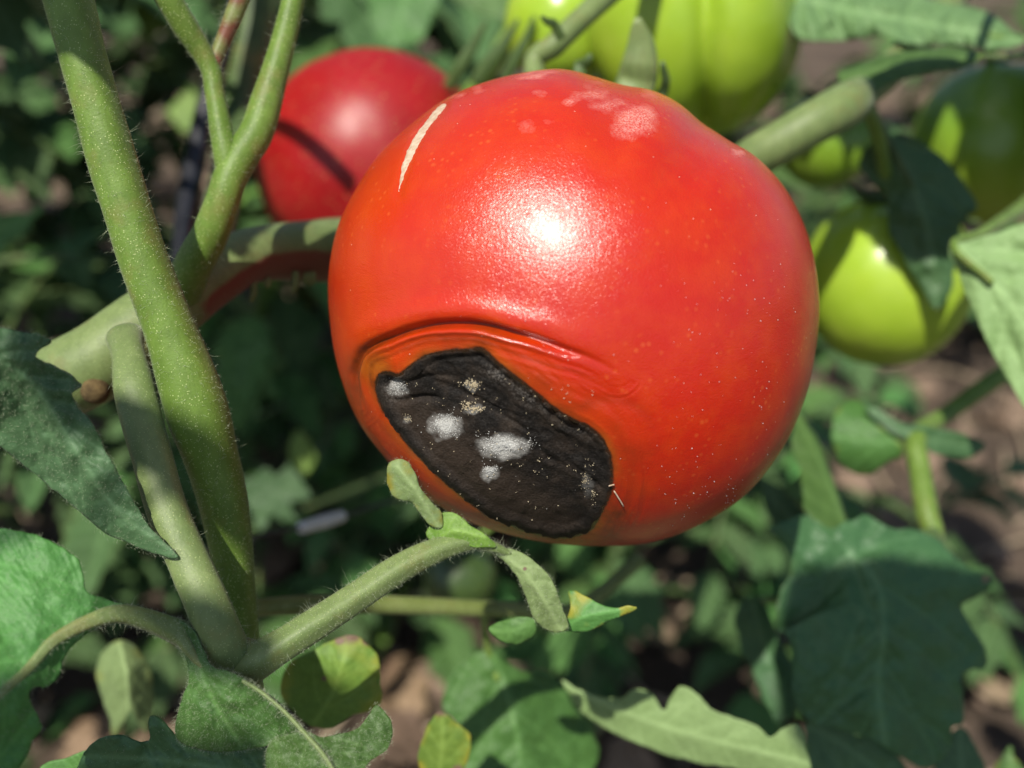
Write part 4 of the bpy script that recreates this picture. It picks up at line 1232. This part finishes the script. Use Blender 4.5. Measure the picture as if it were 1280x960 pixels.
# ------------------------------------------------------------------ compound leaves for the plants further back
def leaflet_mesh(seed, Lr=1.0):
    """unit leaflet along +Y, length 1; lobed tomato margin"""
    r = np.random.default_rng(seed)
    n, m = 34, 15
    t = np.linspace(0, 1, n)
    W = 0.34 * np.sin(np.pi * t ** 0.72) ** 0.85 * (1 - 0.25 * t)
    lob = np.zeros((2, n))
    for s in range(2):
        ph = r.uniform(0, 6)
        saw = np.abs(((t * r.uniform(4.2, 5.5) + ph) % 1.0))
        lob[s] = 1 - 0.42 * (1 - saw) ** 2 * smooth(0.02, 0.25, t) * (1 - 0.4 * t) + 0.05 * np.sin(t * 60 + ph)
    u = np.linspace(-1, 1, m)
    X = np.zeros((n, m)); Y = np.zeros((n, m)); Z = np.zeros((n, m))
    fold = r.uniform(0.05, 0.45); droop = r.uniform(0.15, 0.75); tw = r.uniform(-0.5, 0.5)
    for j, uu in enumerate(u):
        s = 0 if uu < 0 else 1
        w = W * (lob[s] if abs(uu) > 0 else 1) * abs(uu)
        X[:, j] = np.sign(uu) * w
        Y[:, j] = t + 0.10 * abs(uu) * lob[s] * W * 2
        Z[:, j] = fold * w - droop * t ** 2 * 0.5 + tw * X[:, j] * t
    p = np.stack([X, Y, Z], -1).reshape(-1, 3)
    p[:, 2] += 0.05 * fbm(p * 6, seed, 3) + 0.06 * np.abs(p[:, 0]) / 0.3 * vnoise(p * 5, seed + 2)
    sv = np.abs(((p[:, 1] - np.abs(p[:, 0]) * 0.7) * 6) % 1 - 0.5) * 2
    vein = np.maximum(np.exp(-(p[:, 0] / 0.015) ** 2), np.exp(-((1 - sv) / 0.18) ** 2) * 0.7)
    p[:, 2] -= 0.012 * vein
    i = (np.arange(n - 1)[:, None] * m + np.arange(m - 1)[None]).ravel()
    F = np.stack([i, i + 1, i + m + 1, i + m], 1)
    edge = np.abs(np.tile(u, n))
    V, FF, at, _ = solidify(p, F, 0.006, {'vein': vein, 'yel': 0.25 * (edge > 0.9) * r.uniform(0, 1), 'brown': np.zeros(len(p))})
    return V, FF, at


LM = {}
for key in ('leaf_far', 'leaf', 'leaf_bright', 'leaf_yellow', 'leaf_blue', 'leaf_dry'):
    LM[key] = []
    for s_ in range(4):
        V_, F_, A_ = leaflet_mesh(60 + s_ * 7)
        LM[key].append(mk_mesh('leaflet', V_, F_, M[key], attrs=A_))


def compound_leaf(parent, base, dirv, length, r, mats, n_pair=3, droop=0.5, lsize=0.36, mat_stem='stem_dark'):
    """rachis as the part, each leaflet a sub-part sharing mesh data"""
    base = np.asarray(base, float); dv = np.asarray(dirv, float); dv /= np.linalg.norm(dv)
    t = np.linspace(0, 1, 7)
    side = np.cross(dv, [0, 0, 1.0]); side /= np.linalg.norm(side) + 1e-9
    pts = base + dv * (t * length)[:, None] + np.array([0, 0, -1.0]) * (droop * length * t ** 2)[:, None] + side * (r.normal(0, 0.06) * length * t ** 2)[:, None]
    rad = np.linspace(0.0021, 0.0009, 7)
    v, f, _, at = tube_mesh(np.c_[pts, rad], seg=8, n=14)
    lf = obj('leaf', v, f, M[mat_stem], parent, attrs=at)
    o0 = ORG[parent.name]
    spots = [(1.0, 0, 1.15)]
    for k in range(n_pair):
        u = 0.38 + 0.5 * (k + 0.3) / n_pair
        spots += [(u, -1, r.uniform(0.75, 1.1)), (u + 0.03, 1, r.uniform(0.75, 1.1))]
    for (u, sg, sz) in spots:
        c = np.array([np.interp(u, t, pts[:, j]) for j in range(3)])
        tg = pts[-1] - pts[-2] if u > 0.9 else pts[4] - pts[3]
        tg = tg / np.linalg.norm(tg)
        s2 = np.cross(tg, [0, 0, 1.0]); s2 /= np.linalg.norm(s2) + 1e-9
        y = tg * (1 if sg == 0 else 0.45) + s2 * sg * 0.9 + np.array([0, 0, r.uniform(-0.5, 0.25)])
        y /= np.linalg.norm(y)
        z = np.array([r.normal(0, 0.35), r.normal(0, 0.35), 1.0]); z -= y * (z @ y); z /= np.linalg.norm(z)
        x = np.cross(y, z)
        S = length * lsize * sz
        key = mats[r.integers(len(mats))]
        o = bpy.data.objects.new('leaflet', LM[key][r.integers(4)])
        COL.objects.link(o)
        o.parent = lf
        mt = Matrix(((x[0] * S, y[0] * S, z[0] * S, c[0] - o0[0]), (x[1] * S, y[1] * S, z[1] * S, c[1] - o0[1]), (x[2] * S, y[2] * S, z[2] * S, c[2] - o0[2]), (0, 0, 0, 1)))
        o.matrix_local = mt
    return lf


def back_plant(x, y, h, label, seed, n_leaf=9, mats=('leaf_far', 'leaf_far', 'leaf', 'leaf_bright'), lean=(0.0, 0.0), z0=0.12, lmin=0.15, lmax=0.24, group=None, avoid=True):
    r = np.random.default_rng(seed)
    gz = ground_z(x, y)
    t = thing('tomato_plant', label, 'plant', (x, y, gz), group)
    n = 7
    zz = np.linspace(gz - 0.02, gz + h, n)
    k = (zz - gz) / h
    pts = np.c_[x + lean[0] * k ** 1.5 + r.normal(0, 0.008, n), y + lean[1] * k ** 1.5 + r.normal(0, 0.008, n), zz, np.linspace(0.0065, 0.003, n)]
    v, f, _, at = tube_mesh(pts, seg=12, n=40)
    obj('stem', v, f, M['stem_dark'], t, attrs=at)
    az = r.uniform(0, 6.28)
    for i in range(n_leaf):
        u = z0 / h + (1 - z0 / h) * (i + r.uniform(0, 0.7)) / n_leaf
        u = min(u, 0.99)
        b = np.array([np.interp(u, k, pts[:, j]) for j in range(3)])
        az += 2.4 + r.normal(0, 0.3)
        dv = np.array([math.cos(az), math.sin(az), r.uniform(0.05, 0.6)])
        ln = r.uniform(lmin, lmax)
        if avoid:
            # keep the space between lens and fruit clear
            for _ in range(8):
                tip = b + dv / np.linalg.norm(dv) * ln * 1.2 - np.array([0, 0, 0.35 * ln])
                dpt = min(((b * (1 - w) + tip * w) - CPOS) @ FWD for w in (0.5, 0.8, 1.0))
                if dpt > 0.37: break
                az += 0.8; dv = np.array([math.cos(az), math.sin(az), dv[2]])
            else:
                continue
        compound_leaf(t, b, dv, ln, r, mats, droop=r.uniform(0.2, 0.7))
    return t


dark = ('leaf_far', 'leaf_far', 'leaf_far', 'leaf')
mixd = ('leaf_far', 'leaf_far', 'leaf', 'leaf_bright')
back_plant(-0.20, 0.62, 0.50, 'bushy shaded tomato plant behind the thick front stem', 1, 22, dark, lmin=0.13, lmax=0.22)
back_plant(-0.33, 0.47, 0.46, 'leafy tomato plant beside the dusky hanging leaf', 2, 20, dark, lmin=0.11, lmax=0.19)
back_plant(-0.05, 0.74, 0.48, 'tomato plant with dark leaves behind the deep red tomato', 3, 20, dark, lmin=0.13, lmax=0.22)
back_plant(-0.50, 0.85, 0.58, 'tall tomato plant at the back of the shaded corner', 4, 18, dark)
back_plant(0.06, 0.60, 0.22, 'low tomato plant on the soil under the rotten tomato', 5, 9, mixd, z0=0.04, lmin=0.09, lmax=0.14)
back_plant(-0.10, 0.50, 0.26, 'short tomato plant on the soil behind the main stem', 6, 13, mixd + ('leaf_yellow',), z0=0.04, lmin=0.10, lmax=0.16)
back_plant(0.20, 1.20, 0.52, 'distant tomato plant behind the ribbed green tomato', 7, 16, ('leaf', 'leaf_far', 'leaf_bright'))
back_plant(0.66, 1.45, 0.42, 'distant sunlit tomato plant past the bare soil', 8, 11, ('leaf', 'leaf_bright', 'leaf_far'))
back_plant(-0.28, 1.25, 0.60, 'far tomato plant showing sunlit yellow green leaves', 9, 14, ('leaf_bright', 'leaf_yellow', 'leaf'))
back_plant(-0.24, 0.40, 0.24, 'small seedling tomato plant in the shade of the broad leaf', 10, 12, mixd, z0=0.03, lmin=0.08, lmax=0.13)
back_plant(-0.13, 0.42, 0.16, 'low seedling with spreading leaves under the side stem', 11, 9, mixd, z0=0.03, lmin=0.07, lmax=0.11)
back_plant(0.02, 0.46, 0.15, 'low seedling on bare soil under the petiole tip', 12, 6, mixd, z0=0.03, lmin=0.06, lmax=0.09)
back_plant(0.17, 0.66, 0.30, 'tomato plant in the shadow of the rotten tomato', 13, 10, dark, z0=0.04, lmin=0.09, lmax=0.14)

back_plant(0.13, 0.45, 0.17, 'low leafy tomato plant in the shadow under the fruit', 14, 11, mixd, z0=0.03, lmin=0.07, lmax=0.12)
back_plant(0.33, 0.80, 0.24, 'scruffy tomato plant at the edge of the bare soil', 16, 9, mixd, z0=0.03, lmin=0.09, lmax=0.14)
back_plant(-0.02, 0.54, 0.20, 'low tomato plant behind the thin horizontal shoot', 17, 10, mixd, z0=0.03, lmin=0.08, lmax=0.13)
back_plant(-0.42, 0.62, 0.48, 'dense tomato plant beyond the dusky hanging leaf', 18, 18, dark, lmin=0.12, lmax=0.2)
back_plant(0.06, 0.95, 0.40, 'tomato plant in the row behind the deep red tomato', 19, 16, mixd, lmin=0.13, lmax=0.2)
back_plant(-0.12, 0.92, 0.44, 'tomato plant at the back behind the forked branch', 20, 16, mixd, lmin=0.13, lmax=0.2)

back_plant(0.06, 0.40, 0.12, 'ground hugging tomato seedling below the curled young leaves', 21, 9, mixd, z0=0.02, lmin=0.06, lmax=0.10)
back_plant(-0.06, 0.44, 0.14, 'ground hugging tomato seedling below the yellowing leaf', 22, 9, mixd, z0=0.02, lmin=0.06, lmax=0.10)
back_plant(0.19, 0.40, 0.14, 'tomato seedling on the soil beside the long pale leaf', 23, 8, mixd, z0=0.02, lmin=0.06, lmax=0.10)
back_plant(-0.30, 0.34, 0.20, 'tomato seedling crowding the foot of the broad sunlit leaf', 24, 10, dark, z0=0.02, lmin=0.07, lmax=0.11)
back_plant(-0.15, 0.56, 0.36, 'mid height tomato plant filling the gap behind the side stem', 25, 16, dark, z0=0.05, lmin=0.10, lmax=0.17)
back_plant(0.44, 1.05, 0.30, 'lone tomato plant on the sunny bare soil', 26, 9, mixd, z0=0.04, lmin=0.09, lmax=0.14)

BP = [o for o in bpy.data.objects if o.name.startswith('tomato_plant')]
BY = {o['label'].split()[0] + ' ' + o['label'].split()[1]: o for o in BP}


def back_leaf(key, outline, mid, mat, **kw):
    pl = BY[key]
    kw.setdefault('jag', 5.0)
    o = leaf(outline, mid, mat, pl, **kw)
    a = P(*mid[0]); c0 = ORG[pl.name]
    z = max(0.06, min(a[2] - 0.04, 0.46))
    b = np.array([c0[0], c0[1], z])
    m = (a + b) / 2 + np.array([0, 0.03, -0.02])
    v, f, _, at = tube_mesh(np.array([np.r_[b, .0022], np.r_[m, .0016], np.r_[a, .001]]), seg=8, n=16)
    obj('petiole', v, f, M['stem_dark'], pl, attrs=at)
    return o


back_leaf('leafy tomato', [(-50, -40), (54, -20), (38, 14), (30, 30), (36, 44), (24, 60), (30, 82), (6, 62), (-50, 60)], [(-50, -20, .30), (0, 15, .295), (30, 82, .29)], 'leaf_dusky', step=3.0)
back_leaf('leafy tomato', [(-50, 262), (0, 268), (50, 262), (32, 288), (4, 308), (-50, 335)], [(-50, 300, .31), (0, 286, .31), (50, 262, .31)], 'leaf_bright', step=3.0)
back_leaf('bushy shaded', [(170, 8), (214, 6), (212, 36), (194, 44), (178, 58)], [(214, 6, .50), (195, 25, .50), (178, 58, .50)], 'leaf_yellow', step=3.0)
back_leaf('bushy shaded', [(202, 146), (222, 122), (240, 106), (250, 135), (240, 164), (218, 152)], [(250, 104, .48), (230, 135, .48), (202, 148, .48)], 'leaf_yellow', step=3.0)
back_leaf('bushy shaded', [(462, -40), (548, -40), (544, 16), (524, 48), (492, 60), (470, 40)], [(500, -40, .38), (505, 0, .375), (492, 58, .37)], 'leaf', step=3.0)
back_leaf('bushy shaded', [(560, -40), (652, -40), (650, 22), (622, 26), (590, 12), (570, 0)], [(610, -50, .38), (612, -10, .375), (622, 26, .37)], 'leaf', step=3.0)
back_leaf('short tomato', [(366, 550), (380, 536), (394, 560), (391, 586), (374, 592), (362, 572)], [(380, 592, .40), (380, 566, .40), (380, 538, .40)], 'leaf_yellow', step=2.6)
back_leaf('short tomato', [(290, 436), (310, 432), (330, 420), (338, 440), (356, 450), (344, 470), (350, 500), (328, 498), (316, 522), (304, 494), (286, 484), (298, 462)], [(320, 520, .42), (322, 470, .42), (330, 424, .42)], 'leaf', step=3.0)
back_leaf('low seedling', [(300, 606), (318, 600), (326, 586), (346, 592), (366, 580), (376, 600), (384, 622), (364, 632), (366, 652), (340, 648), (322, 664), (312, 640)], [(310, 664, .36), (338, 628, .36), (378, 600, .36)], 'leaf_blue', step=3.0)

# upper leaves above and behind the lens: they throw the dappled shade
rr_ = np.random.default_rng(77)
for (px, py, d, dx, dy, dz, ln) in ((60, -230, .17, -0.6, 0.5, 0.3, 0.17), (180, -160, .18, -0.9, 0.6, 0.35, 0.16),
                                    (60, -260, .17, -0.9, 0.1, 0.3, 0.16), (40, -300, .16, -0.7, 0.8, 0.6, 0.18), (200, -240, .19, -0.9, 0.8, 0.6, 0.18)):
    compound_leaf(PLANT, P(px, py, d), cam_dir((dx, dz, -dy)), ln, rr_, ('leaf', 'leaf_blue'), droop=0.15, mat_stem='stem')


def shade_leaf(parent, outline, depth, t, anchor, seed):
    """unseen leaf added to cast shade: outline given where its shade falls (pixels at depth), the blade itself stands t metres up the sun's ray"""
    o_ = np.asarray(outline, float); c = o_.mean(0)
    far = o_[np.argmax(np.linalg.norm(o_ - c, axis=1))]
    mid = [(*(2 * c - far) , depth), (*c, depth), (*far, depth)]
    V, F, at, (v0, n0, f0, rim) = traced_leaf(o_, mid, step=max(4.0, np.ptp(o_[:, 0]) / 60), pucker=0.2, fold=0.05, jag=3.0, seed=seed, veins=5)
    V = V + SUN * t
    lf = obj('leaf', V, F, M['leaf'], parent, attrs=at)  # unseen blade, shaped from the shade it is added to cast
    q = P(*(2 * c - far), depth) * 0.3 + P(*c, depth) * 0.7 + SUN * t
    m = (q + anchor) / 2 + np.array([0, 0, 0.02])
    v, f, _, at2 = tube_mesh(np.array([np.r_[anchor, 0.002], np.r_[m, 0.0016], np.r_[q, 0.001]]), seg=8, n=18)
    obj('petiole', v, f, M['stem'], lf, attrs=at2)
    return lf


# unseen plants added on both sides of the camera to carry shade-casting leaves
def shade_plant(x, y, sx, label):
    t = thing('tomato_plant', label, 'plant', (x, y, ground_z(x, y)))
    p3 = np.array([[x, y, -0.02, .0065], [x + sx * .005, y, .25, .006], [x + sx * .02, y - .01, .48, .005], [x + sx * .06, y - .03, .66, .004], [x + sx * .10, y - .05, .78, .003]])
    v, f, _, at = tube_mesh(p3, seg=14)
    obj('stem', v, f, M['stem'], t, attrs=at)
    return t, p3[3, :3]


SHADE_PLANT_R, A3 = shade_plant(0.40, -0.22, -1, 'added unseen tomato plant holding shade leaves over the bare soil side')
SHADE_PLANT_L, A4 = shade_plant(-0.42, -0.22, 1, 'added unseen tomato plant holding shade leaves over the front stems')
shade_leaf(SHADE_PLANT_R, [(990, 712), (1020, 694), (1090, 688), (1180, 686), (1262, 700), (1290, 800), (1270, 930), (1180, 1010), (1060, 1000), (985, 940), (972, 800)], .226, .42, A3, 301)
shade_leaf(SHADE_PLANT_L, [(138, 506), (200, 516), (282, 556), (330, 625), (312, 690), (255, 655), (205, 616), (160, 604)], .164, .40, A4, 302)
shade_leaf(SHADE_PLANT_L, [(165, 768), (232, 750), (290, 758), (335, 790), (356, 804), (345, 860), (285, 862), (215, 806)], .156, .44, A4, 303)
shade_leaf(SHADE_PLANT_L, [(95, 905), (180, 880), (240, 925), (330, 920), (350, 960), (350, 1060), (150, 1060), (85, 980)], .155, .46, A4, 304)
UPST = P(368, -120, .184)
shade_leaf(PLANT, [(40, -40), (150, -40), (165, 110), (130, 105), (70, 72)], .158, .12, P(60, -190, .158), 306)
UP2 = P(1300, -120, .31)
shade_leaf(PLANT2, [(1070, 200), (1090, 165), (1140, 155), (1182, 180), (1232, 240), (1215, 292), (1180, 320), (1130, 308), (1100, 270)], .259, .13, UP2, 307)
shade_leaf(SHADE_PLANT_R, [(1090, 560), (1180, 520), (1270, 560), (1290, 660), (1210, 720), (1110, 690)], .56, .50, A3, 311)
shade_leaf(SHADE_PLANT_R, [(1200, 700), (1290, 670), (1380, 740), (1390, 860), (1300, 900), (1220, 840)], .54, .49, A3, 312)

# ------------------------------------------------------------------ litter on the soil
def litter():
    r = np.random.default_rng(3)
    vs = []; f4 = []; f3 = []; n = 0
    for i in range(2200):
        x = r.uniform(-0.9, 1.1); y = r.uniform(0.15, 1.9)
        z = ground_z(x, y) + 0.004
        a = r.uniform(0, 6.28); L = r.uniform(0.02, 0.11)
        dx = np.array([math.cos(a), math.sin(a), r.uniform(-0.12, 0.15)])
        p = np.array([[x, y, z]]) + dx * np.linspace(-L / 2, L / 2, 4)[:, None] + r.normal(0, 0.002, (4, 3))
        v, f, _, _ = tube_mesh(np.c_[p, np.full(4, r.uniform(0.0007, 0.0022))], seg=5, n=6, lump=0.2)
        vs.append(v); f4.append(f[0] + n); f3.append(f[1] + n); n += len(v)
    o = obj('straw_litter', np.vstack(vs), [np.vstack(f4), np.vstack(f3)], M['straw'], None, org=(0, 0, 0))
    tag(o, 'dry straw stalks scattered over the brown soil', 'straw', kind='stuff')
    vs = []; fs = []; n = 0
    D, F = sphere_grid(10, 6)
    g4 = []; g3 = []
    for i in range(900):
        x = r.uniform(-0.8, 1.0); y = r.uniform(0.2, 1.8); s = r.uniform(0.003, 0.016) * (1 if r.random() < .85 else 1.7)
        v = D * (s * (1 + 0.35 * fbm(D * 1.6 + i, i % 50, 3)))[:, None] * np.array([1, r.uniform(.7, 1.2), r.uniform(.5, .9)])
        vs.append(v + np.array([x, y, ground_z(x, y) + s * 0.25])); g4.append(F[0] + n); g3.append(F[1] + n); n += len(v)
    o = obj('soil_clods', np.vstack(vs), [np.vstack(g4), np.vstack(g3)], M['clod'], None, org=(0, 0, 0))
    tag(o, 'crumbs and clods of brown earth', 'clods', kind='stuff')


litter()


rd = np.random.default_rng(12)
for (px, py) in ((1215, 870), (1250, 640), (1190, 760), (1130, 480), (1235, 520), (905, 720), (960, 790), (870, 800), (480, 830), (520, 900), (450, 900), (150, 890), (70, 900), (180, 930), (350, 560), (420, 600), (780, 930), (800, 760), (1090, 900), (1265, 760)):
    g_ = px_on_ground(px, py)
    S = rd.uniform(0.03, 0.06)
    o = bpy.data.objects.new('dry_leaf', LM['leaf_dry'][rd.integers(4)])
    COL.objects.link(o)
    o.location = (g_[0], g_[1], ground_z(g_[0], g_[1]) + 0.010)
    o.rotation_euler = (rd.uniform(-0.5, 0.5) + (math.pi if rd.random() < 0.5 else 0), rd.uniform(-0.4, 0.4), rd.uniform(0, 6.28))
    o.scale = (S, S, S)
    tag(o, 'dry brown curled leaf lying on the soil', 'dry leaf', 'dry leaves fallen on the soil')
